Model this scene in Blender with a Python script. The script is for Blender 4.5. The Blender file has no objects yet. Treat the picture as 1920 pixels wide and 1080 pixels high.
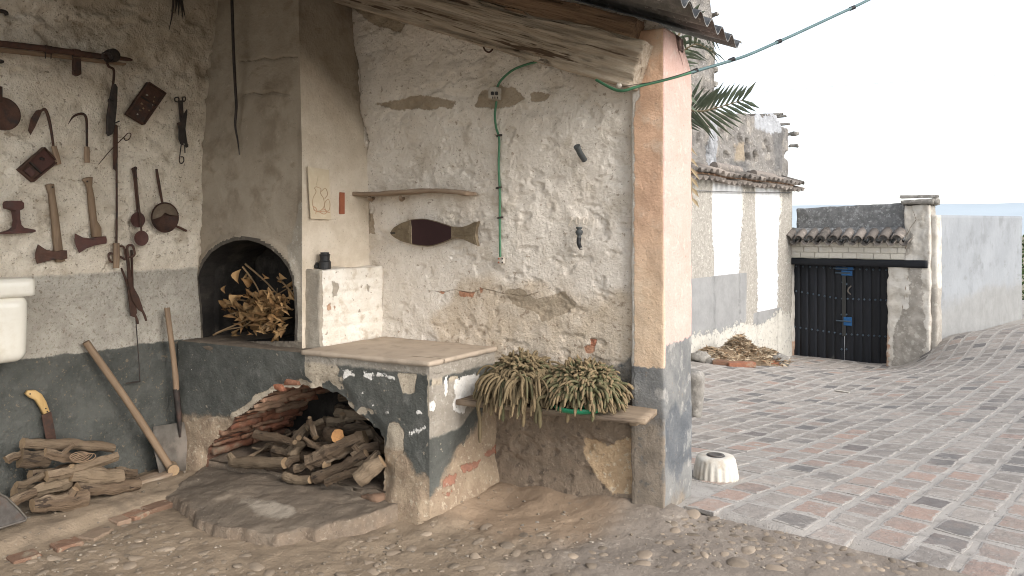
import bpy, bmesh, math, random
import numpy as np
from mathutils import Vector, Matrix, noise

random.seed(11)
rng = np.random.default_rng(5)
scene = bpy.context.scene
COL = scene.collection
rad = math.radians

# ------------------------------------------------------------------ camera, sky, sun, exposure
FPX, HZ, CAMH, YAW = 1430.0, 440.0, 1.55, rad(32.2)
CS, SN = math.cos(YAW), math.sin(YAW)
CAM = Vector((0, 0, CAMH))
cam_data = bpy.data.cameras.new('camera')
cam = bpy.data.objects.new('camera', cam_data)
COL.objects.link(cam)
cam.location = CAM
cam.rotation_euler = (rad(90), 0, YAW)
cam_data.sensor_width = 36.0
cam_data.lens = FPX / 1920 * 36
cam_data.shift_y = -(540 - HZ) / 1920
cam_data.clip_start = 0.05
cam_data.clip_end = 12000
scene.camera = cam

SUN_AZ, SUN_EL = rad(102), rad(31)      # azimuth measured from +Y towards +X
world = bpy.data.worlds.new('World')
scene.world = world
world.use_nodes = True
wn = world.node_tree
wn.nodes.clear()
w_out = wn.nodes.new('ShaderNodeOutputWorld')
w_bg = wn.nodes.new('ShaderNodeBackground')
w_sky = wn.nodes.new('ShaderNodeTexSky')
w_sky.sky_type = 'NISHITA'
w_sky.sun_disc = False
w_sky.sun_elevation = SUN_EL
w_sky.sun_rotation = SUN_AZ
w_sky.air_density = 1.0
w_sky.dust_density = 1.2
w_sky.ozone_density = 1.0
w_hsv = wn.nodes.new('ShaderNodeHueSaturation')
w_hsv.inputs['Saturation'].default_value = 0.34
wn.links.new(w_sky.outputs[0], w_hsv.inputs['Color'])
wn.links.new(w_hsv.outputs[0], w_bg.inputs['Color'])
w_bg.inputs['Strength'].default_value = 0.15
wn.links.new(w_bg.outputs[0], w_out.inputs['Surface'])

sun_data = bpy.data.lights.new('sun', 'SUN')
sun_data.energy = 1.15
sun_data.angle = rad(34)
sun_data.color = (1.0, 0.92, 0.84)
sun = bpy.data.objects.new('sun', sun_data)
COL.objects.link(sun)
sd = Vector((math.sin(SUN_AZ) * math.cos(SUN_EL), math.cos(SUN_AZ) * math.cos(SUN_EL), math.sin(SUN_EL)))
sun.rotation_euler = (-sd).to_track_quat('-Z', 'Y').to_euler()
sun.location = (6, 2, 8)

scene.view_settings.view_transform = 'Standard'
scene.view_settings.look = 'None'
scene.view_settings.exposure = 1.28
scene.view_settings.gamma = 1.0
scene.view_settings.use_curve_mapping = False
scene.render.engine = 'CYCLES'
scene.cycles.max_bounces = 8
scene.cycles.diffuse_bounces = 6
scene.cycles.use_denoising = True
scene.cycles.filter_width = 1.05

# ------------------------------------------------------------------ pixel rays (directions only)
def ray(u, v):
    l = (u - 960) / FPX
    return Vector((CS * l - SN, SN * l + CS, (HZ - v) / FPX))
def hit(u, v, p0, n):
    d = ray(u, v)
    return CAM + d * ((Vector(p0) - CAM).dot(Vector(n)) / d.dot(Vector(n)))
def onX(u, v, x): return hit(u, v, (x, 0, 0), (1, 0, 0))
def onY(u, v, y): return hit(u, v, (0, y, 0), (0, 1, 0))
def onZ(u, v, z): return hit(u, v, (0, 0, z), (0, 0, 1))
def LD(l, d): return (CS * l - SN * d, SN * l + CS * d)
def UD(u, d): return LD((u - 960) / FPX * d, d)
def proj(p):
    l = CS * p[0] + SN * p[1]; d = -SN * p[0] + CS * p[1]
    if d < 0.1: return None
    return 960 + FPX * l / d, HZ - FPX * (p[2] - CAMH) / d, d

# ------------------------------------------------------------------ numpy noise
_T = np.random.default_rng(3).random((256, 256))
def vnoise(x, y):
    xi = np.floor(x).astype(int); yi = np.floor(y).astype(int)
    xf = x - xi; yf = y - yi
    xf = xf * xf * (3 - 2 * xf); yf = yf * yf * (3 - 2 * yf)
    a = _T[xi & 255, yi & 255]; b = _T[(xi + 1) & 255, yi & 255]
    c = _T[xi & 255, (yi + 1) & 255]; d = _T[(xi + 1) & 255, (yi + 1) & 255]
    return (a * (1 - xf) + b * xf) * (1 - yf) + (c * (1 - xf) + d * xf) * yf
def fbm(x, y, s=1.0, octv=4, seed=0.0, gain=0.5):
    x = np.asarray(x, float) * s + seed * 17.31; y = np.asarray(y, float) * s + seed * 9.77
    a, t, r = 1.0, 0.0, 0.0
    for i in range(octv):
        r = r + a * vnoise(x, y); t += a; a *= gain
        x = x * 2.03 + 11.7; y = y * 2.03 + 5.3
    return r / t - 0.5
def polysdf(px, py, poly):
    """signed distance, positive inside"""
    px = np.asarray(px, float); py = np.asarray(py, float)
    poly = np.asarray(poly, float)
    d = np.full(px.shape, 1e9); ins = np.zeros(px.shape, bool)
    n = len(poly)
    for i in range(n):
        ax, ay = poly[i]; bx, by = poly[(i + 1) % n]
        ex, ey = bx - ax, by - ay
        L = ex * ex + ey * ey + 1e-12
        t = np.clip(((px - ax) * ex + (py - ay) * ey) / L, 0, 1)
        d = np.minimum(d, np.hypot(px - ax - t * ex, py - ay - t * ey))
        c = ((ay > py) != (by > py))
        with np.errstate(divide='ignore', invalid='ignore'):
            xx = (bx - ax) * (py - ay) / (by - ay + 1e-15) + ax
        ins ^= c & (px < xx)
    return np.where(ins, d, -d)
def linedist(px, py, line):
    d = np.full(np.shape(px), 1e9)
    for (ax, ay), (bx, by) in zip(line[:-1], line[1:]):
        ex, ey = bx - ax, by - ay
        t = np.clip(((px - ax) * ex + (py - ay) * ey) / (ex * ex + ey * ey + 1e-12), 0, 1)
        d = np.minimum(d, np.hypot(px - ax - t * ex, py - ay - t * ey))
    return d
def union(*a):
    r = a[0]
    for b in a[1:]: r = np.maximum(r, b)
    return r
def sstep(a, b, x):
    t = np.clip((x - a) / (b - a), 0, 1)
    return t * t * (3 - 2 * t)

# ------------------------------------------------------------------ materials
MATS = {}
class NT:
    def __init__(s, name):
        s.m = bpy.data.materials.new(name); s.m.use_nodes = True
        s.t = s.m.node_tree; s.n = s.t.nodes; s.l = s.t.links
        s.bsdf = s.n['Principled BSDF']
    def new(s, ty, **kw):
        nd = s.n.new(ty)
        for k, v in kw.items(): setattr(nd, k, v)
        return nd
    def put(s, sock, v):
        if isinstance(v, bpy.types.NodeSocket): s.l.new(v, sock)
        else:
            if isinstance(v, (tuple, list)) and len(v) == 3 and sock.type == 'RGBA': v = (*v, 1)
            sock.default_value = v
    def math(s, op, a, b=0.0, clamp=False):
        nd = s.new('ShaderNodeMath', operation=op, use_clamp=clamp)
        s.put(nd.inputs[0], a); s.put(nd.inputs[1], b)
        return nd.outputs[0]
    def noise(s, vec, scale, detail=6, rough=0.62):
        nd = s.new('ShaderNodeTexNoise')
        s.l.new(vec, nd.inputs['Vector'])
        nd.inputs['Scale'].default_value = scale; nd.inputs['Detail'].default_value = detail
        nd.inputs['Roughness'].default_value = rough
        return nd.outputs[0]
    def ramp01(s, v, lo, hi):
        nd = s.new('ShaderNodeMapRange', interpolation_type='SMOOTHSTEP')
        s.put(nd.inputs[0], v); nd.inputs[1].default_value = lo; nd.inputs[2].default_value = hi
        return nd.outputs[0]
    def mix(s, f, a, b, blend='MIX'):
        nd = s.new('ShaderNodeMix', data_type='RGBA', blend_type=blend)
        s.put(nd.inputs[0], f); s.put(nd.inputs[6], a); s.put(nd.inputs[7], b)
        return nd.outputs[2]
    def attr(s, name, vec=False):
        nd = s.new('ShaderNodeAttribute', attribute_name=name)
        return nd.outputs['Vector' if vec else 'Fac']
def layered(name, base, layers=(), bumps=((60, 0.0015),), rough=0.92, vec=None, stretch=(1, 1, 1),
            rnd=None, metal=0.0, spec=0.3, speck=None, scuff=None, top=None):
    """base=(c1,c2,scale[,c3,scale3]); layers: dict(attr,amp,scale,soft,col,cscale,h);
    bumps in metres; rnd=(attr or 'obj', lo, hi, colour2)"""
    k = NT(name); col_top = []
    if vec == 'grain': v = k.attr('grain', True)
    elif vec == 'obj': v = k.new('ShaderNodeTexCoord').outputs['Object']
    else: v = k.new('ShaderNodeNewGeometry').outputs['Position']
    if stretch != (1, 1, 1):
        mp = k.new('ShaderNodeMapping'); k.l.new(v, mp.inputs[0]); mp.inputs['Scale'].default_value = stretch
        v = mp.outputs[0]
    col = k.mix(k.ramp01(k.noise(v, base[2], 7, .68), .32, .68), base[0], base[1])
    if len(base) > 3:
        col = k.mix(k.ramp01(k.noise(v, base[4], 7, .6), .5, .7), col, base[3])
    if speck:
        for sc_, colr, thr in (speck if isinstance(speck, list) else [speck]):
            col = k.mix(k.ramp01(k.noise(v, sc_, 4, .62), thr, thr + .05), col, colr)
    if scuff:
        mp = k.new('ShaderNodeMapping'); k.l.new(v, mp.inputs[0]); mp.inputs['Scale'].default_value = (1, 1, 2.4)
        f1 = k.ramp01(k.noise(mp.outputs[0], scuff[0], 8, .72), .585, .66)
        col = k.mix(k.math('MULTIPLY', f1, scuff[2]), col, scuff[1])
    if rnd:
        r = k.new('ShaderNodeObjectInfo').outputs['Random'] if rnd[0] == 'obj' else k.attr(rnd[0])
        if len(rnd) > 3:
            col = k.mix(k.ramp01(k.math('FRACT', k.math('MULTIPLY', r, 7.13)), .25, 1.0), col, rnd[3])
        val = k.math('ADD', k.math('MULTIPLY', r, rnd[2] - rnd[1]), rnd[1])
        hs = k.new('ShaderNodeHueSaturation'); k.l.new(val, hs.inputs['Value']); k.l.new(col, hs.inputs['Color'])
        col = hs.outputs[0]
    if top:
        for sc_, colr, thr, op in top:
            col_top.append((sc_, colr, thr, op))
    h = None
    for sc_, amt in bumps:
        t = k.math('MULTIPLY', k.noise(v, sc_, 5, .65), amt)
        h = t if h is None else k.math('ADD', h, t)
    for L in layers:
        n = k.math('MULTIPLY', k.math('SUBTRACT', k.noise(v, L.get('scale', 12), 5, .72), .5), L.get('amp', .06))
        f = k.ramp01(k.math('ADD', k.attr(L['attr']), n), -L.get('soft', .004), L.get('soft', .004))
        if 'op' in L: f = k.math('MULTIPLY', f, L['op'])
        c = L['col']
        lc = k.mix(k.ramp01(k.noise(v, L.get('cscale', 10), 5, .7), .34, .66), c[0], c[1])
        if len(c) > 2:
            lc = k.mix(k.ramp01(k.noise(v, L.get('cscale2', 40), 5, .6), .55, .66), lc, c[2])
        col = k.mix(f, col, lc)
        if L.get('h'):
            t = k.math('MULTIPLY', f, L['h'])
            h = t if h is None else k.math('ADD', h, t)
    for sc_, colr, thr, op in col_top:        # grit and chips over everything
        col = k.mix(k.math('MULTIPLY', k.ramp01(k.noise(v, sc_, 4, .65), thr, thr + .04), op), col, colr)
    k.put(k.bsdf.inputs['Base Color'], col)
    k.bsdf.inputs['Roughness'].default_value = rough
    k.bsdf.inputs['Metallic'].default_value = metal
    k.bsdf.inputs['Specular IOR Level'].default_value = spec
    if h is not None:
        b = k.new('ShaderNodeBump'); b.inputs['Strength'].default_value = 1.0; b.inputs['Distance'].default_value = 1.0
        k.l.new(h, b.inputs['Height']); k.l.new(b.outputs[0], k.bsdf.inputs['Normal'])
    MATS[name] = k.m
    return k.m

# ------------------------------------------------------------------ mesh helpers
def tag(o, label=None, cat=None, group=None, kind=None):
    if label: o['label'] = label
    if cat: o['category'] = cat
    if group: o['group'] = group
    if kind: o['kind'] = kind
    return o
def thing(name, label, cat, loc, group=None):
    o = bpy.data.objects.new(name, None); COL.objects.link(o)
    o.empty_display_size = .05
    o.location = loc
    return tag(o, label, cat, group)
def link(name, verts, faces, mat, parent=None, smooth=True, attrs=None, grain=None, matidx=None, flat_idx=None):
    v = np.asarray(verts, float).reshape(-1, 3)
    org = np.array([(v[:, 0].min() + v[:, 0].max()) / 2, (v[:, 1].min() + v[:, 1].max()) / 2, v[:, 2].min()])
    me = bpy.data.meshes.new(name)
    me.from_pydata((v - org).tolist(), [], faces if isinstance(faces, list) else faces.tolist())
    if smooth: me.polygons.foreach_set('use_smooth', np.ones(len(me.polygons), bool))
    for nm, arr in (attrs or {}).items():
        a = me.attributes.new(nm, 'FLOAT', 'POINT'); a.data.foreach_set('value', np.asarray(arr, np.float32).ravel())
    if grain is not None:
        a = me.attributes.new('grain', 'FLOAT_VECTOR', 'POINT'); a.data.foreach_set('vector', np.asarray(grain, np.float32).ravel())
    ml = mat if isinstance(mat, (list, tuple)) else [mat]
    for m in ml: me.materials.append(MATS[m] if isinstance(m, str) else m)
    if matidx is not None: me.polygons.foreach_set('material_index', np.asarray(matidx, np.int32))
    if flat_idx is not None:
        for i in flat_idx: me.polygons[i].use_smooth = False
    me.update()
    o = bpy.data.objects.new(name, me); COL.objects.link(o)
    if parent is not None:
        o.parent = parent
        base = Vector((0, 0, 0)); q = parent
        while q is not None: base = base + q.location; q = q.parent
        o.location = Vector(org) - base
    else:
        o.location = org
    return o
class MB:
    """collects shapes in world space, one object out"""
    def __init__(s): s.v = []; s.f = []; s.g = []; s.mi = []; s.r = []
    def add(s, v, f, g=None, mi=0, rnd=0.0):
        b = len(s.v); s.v += [tuple(p) for p in v]
        s.f += [tuple(b + i for i in q) for q in f]
        s.g += [tuple(p) for p in (g if g is not None else v)]
        s.mi += (mi if isinstance(mi, list) else [mi] * len(f)); s.r += [rnd] * len(v)
    def build(s, name, mat, parent=None, smooth=True):
        return link(name, s.v, s.f, mat, parent, smooth, attrs={'rnd': s.r}, grain=s.g, matidx=s.mi)
    def box(s, c, ax, ay, az, bev=0.0, **k):
        v, f = boxmesh(c, ax, ay, az, bev); s.add(v, f, **k); return s
    def tube(s, pts, r, n=8, **k):
        v, f, g, mi = tubemesh(pts, r, n); s.add(v, f, g, mi=mi if k.pop('cap', False) else 0, **k); return s
def boxmesh(c, ax, ay, az, bev=0.0):
    """box by centre and three half-axis vectors, optional chamfer width in metres"""
    c, ax, ay, az = Vector(c), Vector(ax), Vector(ay), Vector(az)
    if bev <= 0:
        v = [c + ax * i + ay * j + az * k for i in (-1, 1) for j in (-1, 1) for k in (-1, 1)]
        f = [(0, 1, 3, 2), (4, 6, 7, 5), (0, 4, 5, 1), (2, 3, 7, 6), (0, 2, 6, 4), (1, 5, 7, 3)]
        return v, f
    bx, by, bz = [1 - min(.45, bev / max(1e-6, a.length)) for a in (ax, ay, az)]
    v = []; idx = {}
    for i in (-1, 1):
        for j in (-1, 1):
            for k in (-1, 1):
                for w, (p, q, r) in enumerate(((1, by, bz), (bx, 1, bz), (bx, by, 1))):
                    idx[i, j, k, w] = len(v); v.append(c + ax * (i * p) + ay * (j * q) + az * (k * r))
    f = []
    for i in (-1, 1):
        q = [idx[i, -1, -1, 0], idx[i, 1, -1, 0], idx[i, 1, 1, 0], idx[i, -1, 1, 0]]; f.append(q if i > 0 else q[::-1])
        q = [idx[-1, i, -1, 1], idx[1, i, -1, 1], idx[1, i, 1, 1], idx[-1, i, 1, 1]]; f.append(q[::-1] if i > 0 else q)
        q = [idx[-1, -1, i, 2], idx[1, -1, i, 2], idx[1, 1, i, 2], idx[-1, 1, i, 2]]; f.append(q if i > 0 else q[::-1])
    for i in (-1, 1):
        for j in (-1, 1):
            f.append([idx[i, j, -1, 0], idx[i, j, 1, 0], idx[i, j, 1, 1], idx[i, j, -1, 1]])
            f.append([idx[i, -1, j, 0], idx[i, 1, j, 0], idx[i, 1, j, 2], idx[i, -1, j, 2]])
            f.append([idx[-1, i, j, 1], idx[1, i, j, 1], idx[1, i, j, 2], idx[-1, i, j, 2]])
    for i in (-1, 1):
        for j in (-1, 1):
            for k in (-1, 1):
                f.append([idx[i, j, k, 0], idx[i, j, k, 1], idx[i, j, k, 2]])
    return v, f
def tubemesh(pts, radii, n=8, flat=1.0):
    pts = [Vector(p) for p in pts]
    m = len(pts)
    if not isinstance(radii, (list, tuple)): radii = [radii] * m
    T = []
    for i in range(m):
        t = pts[min(i + 1, m - 1)] - pts[max(i - 1, 0)]
        T.append(t.normalized() if t.length > 1e-9 else Vector((0, 0, 1)))
    ref = Vector((0, 0, 1)) if abs(T[0].z) < .9 else Vector((1, 0, 0))
    a = T[0].cross(ref).normalized()
    v, f, g, mi = [], [], [], []
    s = 0.0
    for i in range(m):
        if i: s += (pts[i] - pts[i - 1]).length
        a = (a - T[i] * a.dot(T[i])); a = a.normalized() if a.length > 1e-6 else T[i].orthogonal().normalized()
        b = T[i].cross(a)
        for j in range(n):
            th = 2 * math.pi * j / n
            c, d = math.cos(th) * radii[i], math.sin(th) * radii[i] * flat
            v.append(pts[i] + a * c + b * d); g.append((c, d, s))
    for i in range(m - 1):
        for j in range(n):
            f.append((i * n + j, i * n + (j + 1) % n, (i + 1) * n + (j + 1) % n, (i + 1) * n + j)); mi.append(0)
    for e, o in ((0, True), (m - 1, False)):     # caps on their own vertices
        bse = len(v)
        for j in range(n):
            v.append(v[e * n + j]); g.append(g[e * n + j])
        q = tuple(range(bse, bse + n)); f.append(q[::-1] if o else q); mi.append(1)
    return v, f, g, mi
def spline(pts, n=6):
    P = [Vector(p) for p in pts]
    P = [P[0] * 2 - P[1]] + P + [P[-1] * 2 - P[-2]]
    out = []
    for i in range(1, len(P) - 2):
        for k in range(n):
            t = k / n
            a, b, c, d = P[i - 1], P[i], P[i + 1], P[i + 2]
            out.append(.5 * ((2 * b) + (c - a) * t + (2 * a - 5 * b + 4 * c - d) * t * t + (3 * b - a - 3 * c + d) * t ** 3))
    out.append(P[-2])
    return out
def prism(poly3, nvec, th, bev=.0):
    """solid plate: front outline poly3 (world points), extruded back by th against nvec; bev shrinks the front a little"""
    P = [Vector(p) for p in poly3]; nv = Vector(nvec).normalized()
    m = len(P); c = sum(P, Vector()) / m
    back = [p - nv * th for p in P]
    v = back + ([p - nv * min(bev, th * .5) for p in P] if bev > 0 else [])
    if bev > 0:
        front = []
        for i in range(m):
            e1 = (P[i] - P[i - 1]); e2 = (P[(i + 1) % m] - P[i])
            e1 = e1.normalized() if e1.length > 1e-9 else e1
            e2 = e2.normalized() if e2.length > 1e-9 else e2
            nn = (e1.cross(nv) + e2.cross(nv))
            nn = nn.normalized() if nn.length > 1e-6 else Vector()
            if nn.dot(P[i] - c) < 0 and m <= 4: nn = -nn
            front.append((P[i], nn))
        area = sum((P[i] - c).cross(P[(i + 1) % m] - c).dot(nv) for i in range(m))
        sg = 1 if area > 0 else -1
        v += [p - nn * bev * (sg if m > 4 else 1) for p, nn in front]
    else:
        v += P
        area = sum((P[i] - c).cross(P[(i + 1) % m] - c).dot(nv) for i in range(m))
    rings = 3 if bev > 0 else 2
    f = []
    for r in range(rings - 1):
        for i in range(m):
            j = (i + 1) % m
            q = (r * m + i, r * m + j, (r + 1) * m + j, (r + 1) * m + i)
            f.append(q if area > 0 else q[::-1])
    top = tuple(range((rings - 1) * m, rings * m)); bot = tuple(range(m))
    f.append(top if area > 0 else top[::-1]); f.append(bot[::-1] if area > 0 else bot)
    return v, f
def grid_faces(nu, nv):
    i = np.arange(nu - 1)[:, None]; j = np.arange(nv - 1)[None, :]
    a = i * nv + j
    return np.stack([a, a + nv, a + nv + 1, a + 1], -1).reshape(-1, 4)
def rough_box(x0, x1, y0, y1, z0, z1, res, amp, scale, seed=0, rnd=.01, xf=None):
    """closed box made of grids, edges slightly worn round, skin pushed by 3-D noise"""
    size = [x1 - x0, y1 - y0, z1 - z0]; n = [max(2, int(round(s / res)) + 1) for s in size]
    key = {}; V = []; F = []
    def vid(i, j, k):
        if (i, j, k) not in key:
            key[i, j, k] = len(V)
            V.append((x0 + size[0] * i / (n[0] - 1), y0 + size[1] * j / (n[1] - 1), z0 + size[2] * k / (n[2] - 1)))
        return key[i, j, k]
    for i in range(n[0] - 1):
        for j in range(n[1] - 1):
            F.append((vid(i, j, 0), vid(i, j + 1, 0), vid(i + 1, j + 1, 0), vid(i + 1, j, 0)))
            k = n[2] - 1; F.append((vid(i, j, k), vid(i + 1, j, k), vid(i + 1, j + 1, k), vid(i, j + 1, k)))
        for k in range(n[2] - 1):
            F.append((vid(i, 0, k), vid(i + 1, 0, k), vid(i + 1, 0, k + 1), vid(i, 0, k + 1)))
            j = n[1] - 1; F.append((vid(i, j, k), vid(i, j, k + 1), vid(i + 1, j, k + 1), vid(i + 1, j, k)))
    for j in range(n[1] - 1):
        for k in range(n[2] - 1):
            F.append((vid(0, j, k), vid(0, j, k + 1), vid(0, j + 1, k + 1), vid(0, j + 1, k)))
            i = n[0] - 1; F.append((vid(i, j, k), vid(i, j + 1, k), vid(i, j + 1, k + 1), vid(i, j, k + 1)))
    V = np.array(V)
    ctr = np.array([(x0 + x1) / 2, (y0 + y1) / 2, (z0 + z1) / 2]); hs = np.array(size) / 2
    q = V - ctr
    inner = np.clip(q, -(hs - rnd), hs - rnd)
    dlt = q - inner; L = np.linalg.norm(dlt, axis=1, keepdims=True)
    nrm = np.where(L > 1e-9, dlt / np.maximum(L, 1e-9), 0)
    V = ctr + inner + nrm * np.minimum(L, rnd)
    off = np.array([noise.fractal(Vector((p[0] * scale + seed * 7, p[1] * scale, p[2] * scale)), 1.0, 2.0, 4) for p in V])
    V = V + nrm * (off * amp)[:, None]
    if xf is not None: V = xf(V)
    return V, F
def blob(c, rx, ry, rz, seed, amp=.18, sub=2, freq=1.6):
    bm = bmesh.new(); bmesh.ops.create_icosphere(bm, subdivisions=sub, radius=1)
    v = []
    for p in bm.verts:
        q = p.co.copy(); d = 1 + amp * noise.fractal(q * freq + Vector((seed * 3.1, seed, 0)), 1, 2, 3)
        v.append((c[0] + q.x * rx * d, c[1] + q.y * ry * d, c[2] + q.z * rz * d))
    f = [tuple(x.index for x in q.verts) for q in bm.faces]
    bm.free()
    return v, f
def lathe(profile, n, c, axis='Z', mod=None):
    v = []; f = []
    for i, (r, h) in enumerate(profile):
        for j in range(n):
            th = 2 * math.pi * j / n
            rr = r * (mod(th, h) if mod else 1)
            if axis == 'Z': v.append((c[0] + rr * math.cos(th), c[1] + rr * math.sin(th), c[2] + h))
            elif axis == 'X': v.append((c[0] + h, c[1] + rr * math.cos(th), c[2] + rr * math.sin(th)))
            else: v.append((c[0] + rr * math.cos(th), c[1] - h, c[2] + rr * math.sin(th)))
    m = len(profile)
    if profile[0][0] <= 1e-6 or profile[-1][0] <= 1e-6:
        keep = [list(range(i * n, i * n + n)) if profile[i][0] > 1e-6 else [i * n] * n for i in range(m)]
        for i in range(m - 1):
            for j in range(n):
                q = (keep[i][j], keep[i][(j + 1) % n], keep[i + 1][(j + 1) % n], keep[i + 1][j])
                q = tuple(dict.fromkeys(q))
                if len(q) > 2: f.append(q)
        used = sorted(set(k for q in f for k in q)); mp_ = {k: a for a, k in enumerate(used)}
        v = [v[k] for k in used]; f = [tuple(mp_[k] for k in q) for q in f]
        if profile[0][0] > 1e-6: f.append(tuple(range(n))[::-1])
        return v, f
    for i in range(m - 1):
        for j in range(n):
            f.append((i * n + j, i * n + (j + 1) % n, (i + 1) * n + (j + 1) % n, (i + 1) * n + j))
    if profile[0][0] > 1e-6: f.append(tuple(range(n))[::-1])
    if profile[-1][0] > 1e-6: f.append(tuple(range((m - 1) * n, m * n)))
    return v, f
def wallgrid(name, pos, h0, h1, z0, ztop, res, disp, mat, parent=None, attrs=None, holes=(), thick=.3, nout=None, reveal=None,
             reveal_mat=None, hole_noise=0.0):
    """a rough plastered face: pos(h,z,off)->xyz arrays; ztop a number or function of h; holes are (h,z) polygons"""
    nu = int(round((h1 - h0) / res)) + 1
    zt = ztop if callable(ztop) else (lambda h: np.full(np.shape(h), float(ztop)))
    hh = np.linspace(h0, h1, nu)
    nv = int(round((float(np.max(zt(hh))) - z0) / res)) + 1
    H = np.repeat(hh[:, None], nv, 1)
    Zt = np.linspace(0, 1, nv)[None, :]
    Z = z0 + Zt * (zt(hh)[:, None] - z0)
    S = None
    if len(holes):
        def sd_(h, z):
            s = union(*[polysdf(h, z, p) for p in holes])
            return s + (fbm(h, z, 22, 3, 4) * hole_noise if hole_noise else 0)
        for it in range(3):
            s = sd_(H, Z); e = 1e-3
            gx = (sd_(H + e, Z) - sd_(H - e, Z)) / (2 * e); gz = (sd_(H, Z + e) - sd_(H, Z - e)) / (2 * e)
            g2 = np.maximum(gx * gx + gz * gz, .2)
            near = np.abs(s) < res * .72
            H = np.where(near, H - s * gx / g2, H); Z = np.where(near, Z - s * gz / g2, Z)
        S = sd_(H, Z)
    off = disp(H, Z)
    V = np.stack(pos(H, Z, off), -1).reshape(-1, 3)
    F = grid_faces(nu, nv)
    A = {k: np.asarray(fn(H, Z), float).ravel() for k, fn in (attrs or {}).items()}
    # orient outward
    p = V[F[0]]
    nrm = np.cross(p[1] - p[0], p[2] - p[0])
    nout = np.asarray(nout, float)
    flip = nrm.dot(nout) < 0
    if flip: F = F[:, ::-1]
    mi = np.zeros(len(F), int)
    if S is not None:
        s = S.ravel()
        keep = s[F].mean(1) < 0
        Fh = F[~keep]; F = F[keep]; mi = mi[:len(F)]
        if reveal:
            eh = {}
            for q in Fh.tolist():
                for a, b in zip(q, q[1:] + q[:1]): eh[(a, b)] = 1
            bd = [e for e in eh if (e[1], e[0]) not in eh]
            bd = [e for e in bd]
            ids = sorted(set(i for e in bd for i in e)); cpy = {}
            V2 = V.tolist(); ncol = 4
            for i in ids:
                for r in range(ncol + 1):
                    t = r / ncol
                    pp = V[i] - nout * reveal * t
                    if r: pp = pp + np.array([noise.noise(Vector(pp * 14 + k_ * 9)) for k_ in range(3)]) * .012
                    cpy[i, r] = len(V2); V2.append(pp.tolist())
            nf = []
            onbase = V[:, 2].min() + res * .6
            for a, b in bd:
                if V[a][2] < onbase and V[b][2] < onbase: continue
                for r in range(ncol): nf.append([cpy[a, r], cpy[b, r], cpy[b, r + 1], cpy[a, r + 1]])
            extra = len(V2) - len(V); V = np.array(V2)
            A = {k: np.concatenate([a, np.full(extra, -1.0)]) for k, a in A.items()}
            F = np.vstack([F, np.array(nf)]); mi = np.concatenate([mi, np.ones(len(nf), int)])
    # skirt round the outside and a back sheet, so that the wall has thickness
    if thick:
        ring = [i * nv for i in range(nu)] + [(nu - 1) * nv + j for j in range(1, nv)] + \
               [i * nv + nv - 1 for i in range(nu - 2, -1, -1)] + [j for j in range(nv - 2, 0, -1)]
        b = len(V); m = len(ring)
        V = np.vstack([V, V[ring] - nout * thick])
        A = {k: np.concatenate([a, a[ring]]) for k, a in A.items()}
        sk = []
        for i in range(m):
            j = (i + 1) % m
            q = [ring[i], ring[j], b + j, b + i]
            sk.append(q if flip else q[::-1])
        fl = F.tolist() + sk + [list(range(b, b + m)) if not flip else list(range(b, b + m))[::-1]]
        mi = np.concatenate([mi, np.zeros(len(sk) + 1, int)])
    else: fl = F.tolist()
    mats = [mat] + ([reveal_mat] if reveal_mat else [])
    return link(name, V, fl, mats, parent, True, A, matidx=mi)
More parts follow.
